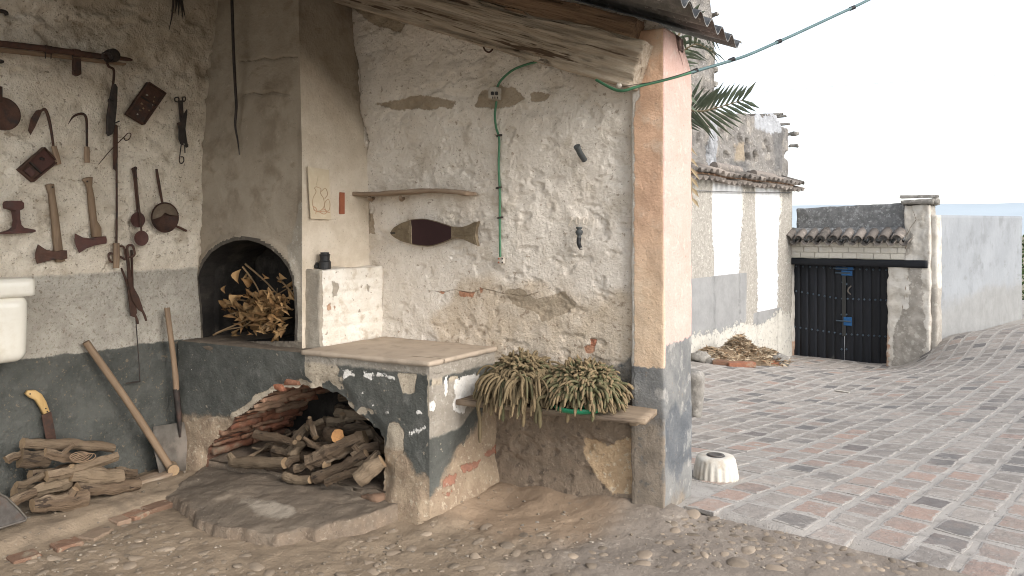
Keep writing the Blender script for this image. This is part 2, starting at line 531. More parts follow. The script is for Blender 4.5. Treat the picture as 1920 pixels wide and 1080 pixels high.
# ------------------------------------------------------------------ material library
CREAM = (.76, .69, .585); CREAM2 = (.64, .565, .46); CEM = (.40, .355, .29); CEM2 = (.30, .26, .21)
DADO = (.070, .073, .066); DADO2 = (.108, .110, .099); DIRT = (.30, .225, .16); DIRT2 = (.21, .155, .11)
L_DADO = dict(attr='m_dado', amp=.05, scale=9, soft=.006, col=(DADO, DADO2, (.115, .115, .105)), cscale=5, cscale2=14, h=.0015)
L_CRACK = dict(attr='m_crack', amp=.006, scale=30, soft=.004, col=((.12, .09, .065), (.2, .15, .1)), cscale=30, h=-.004)  # shade of the open groove put into a dark brown crack colour
def mk_plaster():
    layered('plaster_tool', (CREAM, CREAM2, 3.2, (.47, .40, .31), 5.5), [
        dict(attr='m_stain', amp=.16, scale=7, soft=.05, col=((.42, .35, .26), (.50, .43, .33)), cscale=9, op=.75),
        dict(attr='m_cem', amp=.05, scale=8, soft=.012, col=((.46, .43, .37), (.37, .34, .29), (.27, .24, .2)), cscale=9, cscale2=55, h=.001),
        L_DADO], bumps=((11, .026), (45, .014), (200, .003)), scuff=(5.5, (.36, .285, .20), .75), top=[(34, (.22, .175, .125), .62, .75), (95, (.17, .135, .10), .62, .75)])
    layered('plaster_back', ((.80, .74, .66), (.70, .63, .545), 2.6, (.62, .55, .46), 6), [
        dict(attr='m_rough', amp=.22, scale=5, soft=.05, col=((.56, .46, .345), (.64, .55, .445), (.38, .30, .22)), cscale=9, cscale2=30, h=.001, op=.95),
        dict(attr='m_beige', amp=.07, scale=11, soft=.004, col=((.43, .355, .265), (.36, .29, .21)), cscale=8, h=-.004),
        dict(attr='m_pink', amp=.035, scale=24, soft=.003, col=((.50, .27, .17), (.40, .20, .12)), cscale=12, h=-.005),
        dict(attr='m_dado', amp=.16, scale=8, soft=.02, col=((.16, .155, .145), (.26, .235, .20), (.12, .125, .12)), cscale=7, cscale2=22),
        dict(attr='m_dirt', amp=.22, scale=6, soft=.05, col=((.19, .147, .108), (.26, .20, .145), (.135, .105, .08)), cscale=7, cscale2=20),
        dict(attr='m_ochre', amp=.08, scale=10, soft=.006, col=((.52, .38, .24), (.42, .30, .185), (.60, .50, .36)), cscale=10, cscale2=30, h=-.006),
        dict(attr='m_brick', amp=.03, scale=20, soft=.003, col=((.44, .19, .115), (.34, .145, .09)), cscale=20, h=-.004),
        L_CRACK], bumps=((12, .018), (60, .012), (220, .003)), scuff=(6, (.46, .385, .30), .45), top=[(30, (.33, .26, .19), .63, .75), (90, (.24, .19, .14), .625, .75)])
    layered('plaster_chimney', ((.385, .33, .258), (.305, .255, .195), 2.4, (.245, .20, .148), 5), [
        dict(attr='m_pale', amp=.35, scale=2.6, soft=.16, col=((.66, .585, .485), (.55, .47, .37)), cscale=5),
        dict(attr='m_cem', amp=.05, scale=12, soft=.006, col=((.38, .34, .28), (.30, .265, .215), (.46, .42, .36)), cscale=14, cscale2=30, h=.0015),
        dict(attr='m_soot', amp=.10, scale=9, soft=.03, col=((.045, .04, .035), (.10, .085, .07)), cscale=9),
        L_CRACK], bumps=((10, .012), (60, .004), (220, .001)), scuff=(4, (.20, .155, .11), .5), top=[(26, (.46, .40, .32), .66, .5), (90, (.14, .11, .08), .64, .6)])
    layered('plaster_counter', (DADO, DADO2, 4, (.12, .12, .11), 11), [
        dict(attr='m_cem', amp=.06, scale=10, soft=.004, col=((.47, .405, .315), (.39, .335, .26), (.30, .25, .19)), cscale=9, cscale2=40, h=-.004),
        dict(attr='m_grey', amp=.05, scale=9, soft=.01, col=((.33, .30, .255), (.27, .24, .20), (.4, .37, .32)), cscale=9, cscale2=40, h=-.001),
        dict(attr='m_white', amp=.085, scale=19, soft=.003, col=((.80, .78, .74), (.70, .67, .62)), cscale=12, h=.002),
        dict(attr='m_dirt', amp=.22, scale=7, soft=.03, col=((.34, .265, .185), (.27, .20, .14), (.42, .35, .26)), cscale=9, cscale2=35, h=-.003),
        dict(attr='m_brick', amp=.07, scale=18, soft=.003, col=((.33, .165, .11), (.27, .135, .095)), cscale=20, h=-.005)],
        bumps=((18, .012), (70, .006), (240, .0016)), top=[(28, (.36, .31, .245), .65, .7), (80, (.03, .03, .028), .64, .6), (60, (.62, .59, .54), .69, .8)])
    layered('plaster_white', ((.76, .725, .66), (.66, .61, .53), 5, (.52, .45, .36), 11), [
        dict(attr='m_cem', amp=.06, scale=12, soft=.005, col=((.38, .34, .28), (.30, .265, .215)), cscale=14, h=-.003),
        dict(attr='m_pink', amp=.03, scale=24, soft=.003, col=((.46, .30, .20), (.38, .24, .16)), cscale=12, h=-.005)],
        bumps=((20, .008), (80, .004), (240, .0012)), speck=(26, (.36, .31, .25), .63))
    layered('plaster_pillar', ((.64, .42, .285), (.56, .36, .245), 4, (.60, .45, .335), 9), [
        dict(attr='m_pale', amp=.02, scale=14, soft=.01, col=((.63, .425, .37), (.58, .385, .325), (.63, .47, .41)), cscale=5, cscale2=20),
        dict(attr='m_dust', amp=.35, scale=3, soft=.4, col=((.62, .48, .33), (.68, .55, .40)), cscale=8, op=.7),
        dict(attr='m_edge', amp=.05, scale=16, soft=.004, col=((.60, .565, .51), (.48, .44, .38)), cscale=20, h=-.003),
        dict(attr='m_dado', amp=.07, scale=12, soft=.006, col=((.145, .147, .147), (.225, .222, .21), (.32, .308, .284)), cscale=5, cscale2=9, h=.0015),
        dict(attr='m_blue', amp=.2, scale=7, soft=.03, col=((.095, .103, .112), (.145, .15, .155), (.25, .25, .24)), cscale=6, cscale2=12),
        dict(attr='m_dirt', amp=.3, scale=6, soft=.05, col=((.185, .155, .122), (.265, .22, .172), (.15, .14, .125)), cscale=9, cscale2=16)],
        bumps=((14, .010), (70, .006), (240, .002)), top=[(40, (.27, .21, .16), .655, .7), (110, (.20, .16, .13), .65, .6)])
    layered('concrete_slab', ((.42, .345, .27), (.36, .295, .23), 4, (.30, .25, .195), 9), [], bumps=((30, .002), (160, .001)))
    layered('concrete_step', ((.165, .132, .10), (.115, .094, .073), 4, (.21, .172, .132), 6), [
        dict(attr='m_pale', amp=.1, scale=9, soft=.02, col=((.31, .27, .22), (.26, .225, .18)), cscale=12),
        dict(attr='m_dirt', amp=.12, scale=8, soft=.03, col=((.225, .17, .122), (.17, .13, .096), (.28, .22, .165)), cscale=18, cscale2=45)],
        bumps=((24, .010), (110, .006)), top=[(30, (.30, .25, .19), .64, .6), (70, (.07, .057, .045), .64, .7)])
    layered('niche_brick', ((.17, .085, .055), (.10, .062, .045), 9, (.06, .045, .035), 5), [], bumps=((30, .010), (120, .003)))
    layered('near_black', ((.014, .012, .011), (.03, .026, .022), 7, (.065, .055, .045), 5), [], bumps=((22, .012), (90, .003)))  # hearth soot; also the plain near-black of the wood niche back
    layered('brick_red', ((.36, .15, .085), (.26, .11, .07), 12, (.36, .27, .19), 8), [], bumps=((30, .012), (150, .003)),
            rnd=('obj', .5, 1.05, (.33, .215, .145)))
    layered('grit', ((.33, .27, .20), (.22, .18, .135), 40), [], bumps=(), rnd=('rnd', .5, 1.1, (.30, .26, .21)))
    layered('brick_dusty', ((.27, .16, .105), (.22, .13, .088), 12, (.30, .235, .17), 10), [], bumps=((30, .012), (150, .003)), rnd=('obj', .7, 1.05, (.28, .21, .15)), top=[(20, (.29, .23, .165), .58, .8)])
    layered('earth_floor', ((.275, .215, .152), (.22, .17, .12), 3.0, (.17, .133, .096), 6), [
        dict(attr='m_grey', amp=1.2, scale=2.2, soft=.3, col=((.245, .207, .17), (.185, .156, .128), (.30, .26, .215)), cscale=5, cscale2=20),
        dict(attr='m_warm', amp=.6, scale=3, soft=.2, col=((.30, .222, .152), (.25, .182, .124)), cscale=6)],
        bumps=((9, .012), (32, .007), (120, .003)), speck=(30, (.19, .15, .11), .645), scuff=(14, (.40, .335, .255), .6), top=[(45, (.15, .12, .09), .655, .65), (7, (.23, .185, .14), .62, .4)])
    layered('cobble', ((.235, .19, .142), (.17, .138, .105), 14, (.30, .245, .188), 9), [], bumps=((60, .003),), rough=.8,
            rnd=('obj', .75, 1.1, (.30, .24, .18)))
    layered('mortar', ((.39, .363, .33), (.335, .31, .28), 3, (.265, .245, .222), 7), [], bumps=((30, .006), (120, .003)), speck=(50, (.22, .2, .18), .62))
    k = layered('paving_tile', ((.335, .30, .265), (.255, .23, .206), 9, (.385, .35, .312), 14), [
        dict(attr='t_red', amp=.9, scale=8, soft=.3, col=((.385, .27, .215), (.325, .22, .175), (.37, .31, .265)), cscale=14, cscale2=30, op=.75),
        dict(attr='t_dark', amp=.9, scale=7, soft=.3, col=((.115, .11, .108), (.155, .15, .145)), cscale=12, op=.85),
        dict(attr='t_edge', amp=.75, scale=13, soft=.05, col=((.39, .363, .33), (.33, .305, .277), (.26, .24, .22)), cscale=6, cscale2=30)],
        bumps=((26, .009), (120, .004)), rough=.88, rnd=('rnd', .74, 1.12), speck=(60, (.43, .40, .365), .62), scuff=(2.6, (.35, .32, .288), .85), top=[(38, (.15, .135, .12), .64, .7), (9, (.38, .355, .32), .62, .55), (120, (.13, .12, .11), .64, .6)])
    layered('wood_old', ((.30, .215, .135), (.42, .325, .215), 26, (.15, .10, .065), 16), [], bumps=((22, .010), (60, .004)),
            vec='grain', stretch=(1, 1, .09), rnd=('obj', .85, 1.1))
    layered('wood_beam', ((.52, .445, .355), (.35, .28, .205), 34, (.22, .165, .115), 14), [], bumps=((20, .03), (60, .012)), speck=(24, (.10, .068, .045), .585),
            vec='grain', stretch=(1, 1, .07))
    layered('wood_beam_dark', ((.30, .20, .125), (.21, .135, .085), 34, (.12, .08, .055), 14), [], bumps=((20, .03), (60, .012)), speck=(26, (.05, .035, .025), .63),
            vec='grain', stretch=(1, 1, .07))
    layered('wood_plank', ((.33, .255, .18), (.24, .18, .125), 24, (.14, .105, .078), 14), [], bumps=((24, .016), (90, .004)), vec='grain', stretch=(1, 1, .08))
    layered('wood_shelf', ((.30, .225, .16), (.20, .14, .095), 24, (.42, .37, .30), 12), [], bumps=((24, .008), (90, .002)), vec='grain', stretch=(1, 1, .1))
    layered('bark', ((.165, .115, .074), (.092, .064, .043), 20, (.24, .18, .122), 15), [], bumps=((22, .03), (80, .009)), vec='grain',
            stretch=(1, 1, .22), rnd=('obj', .6, 1.1, (.24, .18, .12)), speck=[(40, (.045, .032, .023), .6), (16, (.30, .23, .16), .63)])
    layered('wood_cut', ((.30, .21, .125), (.22, .15, .09), 30), [], bumps=((80, .002),), rnd=('obj', .6, 1.2))
    layered('wood_cut_orange', ((.40, .21, .085), (.33, .17, .07), 30, (.26, .14, .065), 60), [], bumps=((80, .002),))
    layered('handle_wood', ((.23, .155, .098), (.31, .22, .145), 30, (.15, .10, .068), 20), [], bumps=((40, .003),), rough=.7, vec='grain', stretch=(1, 1, .1), rnd=('obj', .8, 1.15))
    layered('handle_yellow', ((.55, .37, .16), (.46, .30, .13), 30), [], bumps=((40, .002),), rough=.55, vec='grain', stretch=(1, 1, .1))
    layered('rust', ((.062, .036, .027), (.095, .05, .036), 22, (.045, .035, .032), 14), [], bumps=((60, .004), (200, .001)), rough=.75, metal=.25, rnd=('obj', .8, 1.25))
    layered('rust_red', ((.098, .045, .036), (.072, .035, .03), 18, (.07, .043, .038), 12), [], bumps=((60, .003),), rough=.8, rnd=('obj', .9, 1.15))
    layered('iron_dark', ((.03, .026, .024), (.055, .045, .04), 20, (.08, .05, .04), 12), [], bumps=((70, .003),), rough=.65, metal=.3)
    layered('steel_grey', ((.13, .12, .11), (.085, .075, .068), 16, (.12, .075, .055), 9), [], bumps=((60, .002),), rough=.6, metal=.4)
    layered('shovel_steel', ((.17, .155, .135), (.12, .105, .09), 9, (.23, .2, .17), 6), [], bumps=((40, .003),), rough=.7, metal=.3)
    layered('shovel_brown', ((.15, .115, .082), (.11, .08, .058), 16, (.2, .16, .12), 9), [], bumps=((60, .002),), rough=.6, metal=.2)
    layered('ceramic', ((.74, .71, .63), (.69, .65, .56), 3, (.62, .57, .47), 6), [], bumps=((10, .0008),), scuff=(9, (.45, .38, .28), .35), rough=.18, spec=.6)
    layered('black_plastic', ((.014, .014, .015), (.025, .025, .026), 20), [], bumps=((90, .0006),), rough=.45)
    layered('grey_plastic', ((.055, .06, .062), (.075, .08, .08), 20), [], bumps=((90, .001),), rough=.5)
    layered('white_plastic', ((.48, .45, .395), (.40, .365, .31), 20, (.36, .28, .2), 30), [], bumps=((90, .0006),), rough=.5)
    layered('cable_green', ((.045, .145, .075), (.065, .18, .10), 20), [], bumps=((90, .0004),), rough=.5)
    layered('cable_blue', ((.075, .13, .135), (.10, .165, .17), 8), [], bumps=((90, .0004),), rough=.5)
    layered('wire', ((.12, .12, .12), (.2, .2, .2), 8), [], bumps=(), rough=.6)
    layered('paper', ((.60, .51, .375), (.55, .46, .33), 8, (.64, .56, .43), 14), [], bumps=((30, .001),))
    layered('ink', ((.42, .30, .20), (.47, .35, .24), 30), [], bumps=())
    layered('ink_red', ((.50, .27, .17), (.55, .34, .22), 30), [], bumps=())
    layered('bracket_red', ((.33, .115, .06), (.27, .09, .05), 16), [], bumps=((60, .002),))
    layered('fish_metal', ((.21, .165, .108), (.14, .108, .07), 30, (.29, .235, .16), 18), [], bumps=((120, .002), (40, .003)), rough=.5, metal=.35)
    layered('fish_panel', ((.024, .009, .011), (.032, .013, .015), 8), [], bumps=(), rough=.32, spec=.25)
    layered('cactus', ((.105, .095, .046), (.072, .075, .038), 40, (.135, .105, .058), 22), [], bumps=((160, .002),), rough=.75, rnd=('obj', .7, 1.25, (.15, .112, .062)))
    layered('cactus_tip', ((.19, .14, .078), (.145, .105, .058), 40), [], bumps=((160, .002),), rough=.8, rnd=('obj', .8, 1.2))
    layered('tray_green', ((.012, .20, .095), (.015, .24, .115), 6), [], bumps=(), rough=.35, spec=.5)
    layered('dry_leaf', ((.30, .17, .07), (.22, .12, .05), 22, (.37, .24, .11), 14), [], bumps=((70, .002),), rough=.75, rnd=('obj', .55, 1.2, (.34, .215, .10)))
    layered('dry_twig', ((.26, .175, .095), (.19, .125, .07), 22), [], bumps=((70, .002),), vec='grain', stretch=(1, 1, .2))
    layered('fibre_cement', ((.20, .195, .185), (.13, .125, .12), 5, (.30, .29, .27), 12), [], bumps=((40, .003), (140, .0012)), speck=(30, (.42, .41, .38), .63))
    layered('plaster_cap', ((.58, .555, .50), (.52, .48, .41), 7, (.40, .345, .275), 9), [
        dict(attr='m_dark', amp=.012, scale=30, soft=.003, col=((.12, .12, .12), (.22, .22, .22)), cscale=30)], bumps=((40, .003),))
    layered('stone', ((.27, .252, .225), (.185, .172, .153), 9, (.36, .34, .305), 14), [], bumps=((22, .014), (80, .005)))
    # yard
    layered('yard_white', ((.68, .69, .70), (.63, .64, .645), 3, (.54, .53, .51), 5), [
        dict(attr='m_cream', amp=.05, scale=4, soft=.03, col=((.60, .56, .49), (.55, .50, .43)), cscale=5, op=.85),
        dict(attr='m_pit', amp=.34, scale=17, soft=.012, col=((.36, .34, .30), (.27, .25, .22), (.50, .47, .42)), cscale=16, cscale2=30, h=-.006),
        dict(attr='m_grey', amp=.015, scale=14, soft=.004, col=((.235, .235, .232), (.28, .28, .275)), cscale=4),
        dict(attr='m_peel', amp=.55, scale=11, soft=.012, col=((.52, .50, .45), (.45, .43, .38), (.29, .28, .26)), cscale=9, cscale2=20, h=-.004)],
        bumps=((20, .008), (90, .003)))
    layered('ruin', ((.31, .29, .265), (.21, .195, .18), 3.2, (.41, .37, .32), 4.5), [
        dict(attr='m_dark', amp=.3, scale=5, soft=.05, col=((.15, .145, .14), (.22, .21, .2)), cscale=8),
        dict(attr='m_ochre', amp=.3, scale=5, soft=.05, col=((.40, .33, .24), (.34, .28, .21)), cscale=9),
        dict(attr='m_white', amp=.25, scale=7, soft=.03, col=((.50, .51, .53), (.43, .44, .46)), cscale=9),
        L_CRACK], bumps=((9, .08), (30, .04), (110, .010)), speck=(16, (.46, .43, .39), .6), scuff=(7, (.13, .12, .11), .6))
    layered('moss_render', ((.20, .20, .20), (.13, .132, .13), 9, (.33, .335, .335), 14), [], bumps=((22, .014), (90, .005)), speck=(30, (.42, .42, .42), .62))
    layered('white_brick', ((.58, .55, .485), (.53, .49, .42), 9, (.62, .60, .56), 9), [], bumps=((40, .006),), rnd=('obj', .9, 1.05))
    layered('old_tile', ((.19, .165, .145), (.12, .11, .10), 10, (.32, .28, .245), 12), [], bumps=((30, .008),), rnd=('obj', .7, 1.3, (.225, .195, .17)))
    layered('pier_plaster', ((.58, .55, .50), (.49, .45, .39), 4, (.39, .35, .295), 7), [
        dict(attr='m_cem', amp=.25, scale=5, soft=.01, col=((.36, .33, .29), (.28, .255, .22), (.44, .41, .36)), cscale=6, cscale2=14, h=-.008),
        dict(attr='m_brick', amp=.2, scale=9, soft=.01, col=((.40, .23, .16), (.46, .37, .28)), cscale=12),
        L_CRACK], bumps=((16, .012), (60, .006)))
    layered('gate_black', ((.005, .0065, .0095), (.009, .0105, .0145), 20, (.015, .016, .02), 13), [
        dict(attr='m_worn', amp=.5, scale=9, soft=.05, col=((.10, .095, .075), (.06, .06, .055)), cscale=12, op=.7)],
        bumps=((22, .004),), vec='grain', stretch=(1, 1, .12), rough=.6, rnd=('obj', .8, 1.3))
    layered('stud_iron', ((.05, .075, .10), (.085, .11, .135), 30), [], bumps=(), rough=.45, metal=.2)
    layered('bolt_blue', ((.012, .075, .20), (.02, .10, .25), 20), [], bumps=((60, .001),), rough=.5)
    layered('grey_wall', ((.28, .293, .306), (.24, .253, .266), 1.4, (.205, .214, .223), 2.4), [
        dict(attr='m_damp', amp=.5, scale=2.2, soft=.15, col=((.215, .212, .202), (.26, .257, .245)), cscale=4, op=.8)], bumps=((9, .01), (60, .003)), scuff=(1.6, (.20, .205, .207), .7))
    layered('brush', ((.26, .175, .10), (.17, .11, .065), 15, (.38, .29, .185), 8), [], bumps=(), rnd=('rnd', .5, 1.4, (.42, .34, .24)))
    layered('palm_green', ((.125, .15, .10), (.09, .115, .075), 20, (.19, .20, .13), 9), [], bumps=(), rough=.5, rnd=('obj', .8, 1.25))
    layered('palm_dry', ((.34, .27, .17), (.25, .19, .115), 12), [], bumps=((30, .004),))
    layered('leaf_green', ((.07, .11, .035), (.045, .08, .025), 9), [], bumps=(), rnd=('rnd', .6, 1.4))
    layered('hazy_hill', ((.43, .49, .53), (.40, .46, .50), .002), [], bumps=())  # distance haze put into the pale blue-grey base colour
    layered('field', ((.24, .21, .15), (.17, .17, .10), .05, (.3, .26, .19), .2), [], bumps=())
    layered('whitewash', ((.70, .635, .55), (.62, .55, .46), 8), [], bumps=((60, .004),))
mk_plaster()

# ------------------------------------------------------------------ terrain
# yard axes: turned ten degrees from the shed's
YA = np.array([math.sin(rad(10)), math.cos(rad(10))]); YB = np.array([math.cos(rad(10)), -math.sin(rad(10))])
G0 = np.array(UD(1483, 14.6))
def v2z(v, d): return CAMH - (v - HZ) / FPX * d
_cp = [(-4.5, 2, 0), (-4.5, 0, 0), (-4.5, -3, 0), (-2.5, 3.2, 0), (-2.4, 3.8, .01), (-2, 1.5, -.01), (0, 0, -.01), (3, -3, 0), (8, 0, 0), (-3.5, 3, .0),
       (-1.45, 3.95, .075), (-.6, 3.95, .05), (.5, 3.95, .03), (3, 3.95, .02), (0, 2.5, .0)]
for u, d, v in ((1300, 11.8, 668), (1400, 13.19, 667), (1483, 14.4, 669), (1575, 13.9, 678), (1663, 13.3, 690), (1695, 13.2, 689), (1745, 13.0, 655), (1758, 13.2, 641), (1835, 14.7, 620), (1915, 16.3, 600)):
    _cp.append((*UD(u, d), v2z(v, d)))
for u, d, z in ((1600, 9, -.36), (1350, 8, -.27), (1800, 9, -.24), (1920, 7, -.12), (1920, 11, -.22), (1450, 6, -.12), (1700, 6, -.10), (1920, 24, -.4), (2300, 14, -.2), (2600, 8, 0), (1250, 22, -1.2)):
    _cp.append((*UD(u, d), z))
_cp = np.array(_cp)
def _tps(r2): return np.where(r2 > 1e-9, .5 * r2 * np.log(np.maximum(r2, 1e-12)), 0)
_n = len(_cp)
_K = _tps(((_cp[:, None, :2] - _cp[None, :, :2]) ** 2).sum(-1)) + np.eye(_n) * .06
_P = np.hstack([np.ones((_n, 1)), _cp[:, :2]])
_w = np.linalg.solve(np.block([[_K, _P], [_P.T, np.zeros((3, 3))]]), np.concatenate([_cp[:, 2], np.zeros(3)]))
def gz(x, y):
    x = np.asarray(x, float); y = np.asarray(y, float)
    sh = x.shape; p = np.stack([x.ravel(), y.ravel()], -1)
    r = _w[_n] + _w[_n + 1] * p[:, 0] + _w[_n + 2] * p[:, 1]
    for i in range(_n): r = r + _w[i] * _tps(((p - _cp[i, :2]) ** 2).sum(-1))
    return r.reshape(sh)
def onG(u, v):
    d = ray(u, v); lo, hi = 1.0, 40.0
    t = 1.0
    while t < 40:
        p = CAM + d * t
        if p.z < float(gz(p.x, p.y)): break
        t += .05
    return CAM + d * t

def edge_y(x): return 3.99 + .05 * fbm(x, x * 0, 1.7, 3, 2) + .02 * x
# shed floor: rammed earth with cobbles in it
fx = np.arange(-4.62, .9, .02); fy = np.arange(1.3, 4.06, .02)
X, Y = np.meshgrid(fx, fy, indexing='ij')
Z = gz(X, Y) + fbm(X, Y, 1.6, 3, 1) * .03 + fbm(X, Y, 9, 4, 2) * .025 + np.maximum(fbm(X, Y, 15, 2, 7), 0) * .012
Z += .05 * sstep(.32, 0, 3.86 - Y) * sstep(-2.6, -2.3, X) * sstep(-1.25, -1.6, X) * (1 + fbm(X, Y, 5, 3, 6))
Z += .06 * sstep(.20, 0, X + 2.54) * sstep(-2.6, -2.5, X) * sstep(3.1, 3.3, Y)
Z += .05 * sstep(-4.02, -4.14, X + fbm(X, Y, 6, 3, 8) * .05) * sstep(3.2, 3.0, Y)
over = Y - edge_y(X)
Z -= .05 * sstep(-.05, .04, over)
shed_floor = link('shed_floor', np.stack([X, Y, Z], -1), grid_faces(len(fx), len(fy)).tolist(), 'earth_floor', attrs={
    'm_grey': (X + 1.9) * .9 + .3 * (Y - 3.4), 'm_warm': .5 - np.hypot((X + 2.2) * .9, (Y - 3.6) * 1.4)})
tag(shed_floor, kind='structure')
def floor_z(x, y):
    i = int(np.clip(round((x + 4.62) / .02), 0, len(fx) - 1)); j = int(np.clip(round((y - 1.3) / .02), 0, len(fy) - 1))
    return float(Z[i, j])
_FZ = Z.copy(); _FX, _FY = fx, fy
def floor_z(x, y):
    i = int(np.clip(round((x + 4.62) / .02), 0, len(_FX) - 1)); j = int(np.clip(round((y - 1.3) / .02), 0, len(_FY) - 1))
    return float(_FZ[i, j])
# the rest of the near ground, coarser, just below
cx = np.linspace(-9, 14, 60); cy = np.linspace(-12, 4.1, 50)
X, Y = np.meshgrid(cx, cy, indexing='ij')
o = link('yard_ground', np.stack([X, Y, gz(np.clip(X, -5, 9), np.clip(Y, -3, 5)) - .06], -1), grid_faces(60, 50).tolist(), 'earth_floor', attrs={
    'm_grey': X * 0 + 1.0, 'm_warm': X * 0 - 2})
tag(o, kind='structure')
s = 4000
o = link('ground', [(-s, -s, -1.9), (s, -s, -1.9), (s, s, -1.9), (-s, s, -1.9)], [(0, 1, 2, 3)], 'field', smooth=False)
tag(o, kind='structure')
# far hills
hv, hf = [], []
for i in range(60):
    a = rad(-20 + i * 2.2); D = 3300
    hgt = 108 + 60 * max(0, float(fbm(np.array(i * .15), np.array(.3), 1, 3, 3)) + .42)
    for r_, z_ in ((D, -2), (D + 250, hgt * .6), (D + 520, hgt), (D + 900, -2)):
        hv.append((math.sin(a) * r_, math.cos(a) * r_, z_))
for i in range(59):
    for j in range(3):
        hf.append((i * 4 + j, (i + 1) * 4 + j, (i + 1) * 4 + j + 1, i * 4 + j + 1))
tag(link('hills', hv, hf, 'hazy_hill'), kind='structure')

# paved yard: mortar bed + tiles in columns that run up the yard
def yard_xy(p, q): return (-1.46 + YB[0] * p + YA[0] * q, 3.9 + YB[1] * p + YA[1] * q)
pp = np.arange(-4.4, 15.0, .14); qq = np.arange(-.5, 24, .14)
P_, Q_ = np.meshgrid(pp, qq, indexing='ij')
X, Y = yard_xy(P_, Q_)
Z = gz(X, Y) - .002 + fbm(X, Y, 6, 2, 3) * .003
Z = np.where(Y < edge_y(X) - .0, Z - .10, Z)
pavement = link('pavement', np.stack([X, Y, Z], -1), grid_faces(len(pp), len(qq)).tolist(), 'mortar')
tag(pavement, kind='structure')
tiles = []
PW, QL = .214, .262
for ci in range(-21, 70):
    qoff = random.random() * QL
    q = -.6 + qoff
    while q < 19:
        L = QL * random.uniform(.9, 1.12)
        pc, qc = ci * PW + PW / 2, q + L / 2
        x, y = yard_xy(pc, qc)
        q += L
        if y - .035 < float(edge_y(np.array(x))): continue
        if x < -1.36 and y < 4.45: continue
        pr = proj((x, y, 0))
        if pr is None or pr[0] > 2700 or pr[0] < 1180 or pr[2] > 15.5: continue
        if np.dot(np.array([x, y]) - G0, YB) < .02: continue
        vis = 1 if (1290 < pr[0] < 1935) else 0
        tiles.append((pr[2] - 100 * vis, pc, qc, L))
tiles.sort()
tile_rest = MB(); rest_attr = {'t_red': [], 't_dark': [], 't_edge': []}; TE = [.13] * 16 + [-.05] * 8 + [-.42]
def tile_mesh(pc, qc, L):
    hw, hl = PW / 2 - random.uniform(.007, .018), L / 2 - random.uniform(.007, .018)
    ang = random.uniform(-.03, .03); ca, sa = math.cos(ang), math.sin(ang)
    top, mid, low = [], [], []
    tilt = (random.uniform(-.012, .012), random.uniform(-.012, .012)); lift = random.uniform(.0005, .0035)
    for a, b in ((-1, -1), (0, -1), (1, -1), (1, 0), (1, 1), (0, 1), (-1, 1), (-1, 0)):
        a *= random.uniform(.86, 1.0); b *= random.uniform(.86, 1.0)
        pos_ = []
        for sc_ in (1.0, .86):
            p_ = pc + (a * hw * ca - b * hl * sa) * sc_; q_ = qc + (a * hw * sa + b * hl * ca) * sc_
            pos_.append(yard_xy(p_, q_))
        t = a * tilt[0] * hw + b * tilt[1] * hl
        low.append((*pos_[0], -.02)); mid.append((*pos_[0], lift + t - .002)); top.append((*pos_[1], lift + t))
    xc, yc = yard_xy(pc, qc)
    v = low + mid + top + [(xc, yc, lift - random.uniform(-.001, .003))]
    arr = np.array(v); arr[:, 2] += gz(arr[:, 0], arr[:, 1])
    f = []
    for r in range(2):
        for i in range(8):
            j = (i + 1) % 8; f.append((r * 8 + i, r * 8 + j, r * 8 + 8 + j, r * 8 + 8 + i))
    for i in range(8): f.append((16 + i, 16 + (i + 1) % 8, 24))
    return arr, f
for n_, (k_, pc, qc, L) in enumerate(tiles):
    v, f = tile_mesh(pc, qc, L)
    r_ = random.random()
    near = math.exp(-((qc - .6) / 2.0) ** 2)
    tr = random.gauss(-.5 + .5 * near, .32); td = random.gauss(-.36, .38)
    if n_ < 300:
        link('tile', v, f, 'paving_tile', pavement, False, {'rnd': [r_] * 25, 't_red': [tr] * 25, 't_dark': [td] * 25, 't_edge': TE})
    else:
        tile_rest.add(v.tolist(), f, rnd=r_); rest_attr['t_edge'] += TE; rest_attr['t_red'] += [tr] * 25; rest_attr['t_dark'] += [td] * 25
o = link('far_tiles', tile_rest.v, tile_rest.f, 'paving_tile', pavement, False, {'rnd': tile_rest.r, **rest_attr})
tag(o, kind='stuff')
# cobbles bedded in the shed floor
cob_meshes = []
for i in range(7):
    v, f = blob((0, 0, 0), 1, 1, 1, i + 3, .22, 2, 1.3)
    me = bpy.data.meshes.new('cobble'); me.from_pydata(v, [], f); me.materials.append(MATS['cobble'])
    me.polygons.foreach_set('use_smooth', np.ones(len(me.polygons), bool)); cob_meshes.append(me)
placed = []
tries = 0
while len(placed) < 300 and tries < 20000:
    tries += 1
    u, v_ = random.uniform(-20, 1930), random.uniform(930, 1090)
    p = onZ(u, v_, 0)
    x, y = p.x, p.y
    if y > float(edge_y(np.array(x))) - .05 or x < -4.0 or x > .8 or y < 1.35: continue
    if -4.2 < x < -2.7 and y > 2.42: continue
    if x > -2.6 and x < -1.4 and y > 3.35: continue
    if x <= -2.5 and y > 3.05: continue
    dens = .40 if u < 700 else .16
    if u > 1200 and y > 3.6: dens = .9
    if random.random() > dens: continue
    r = random.choice((.016, .02, .024, .03, .036, .045)) * random.uniform(.8, 1.25)
    if any((x - a) ** 2 + (y - b) ** 2 < (r + c) ** 2 * 1.1 for a, b, c in placed): continue
    placed.append((x, y, r))
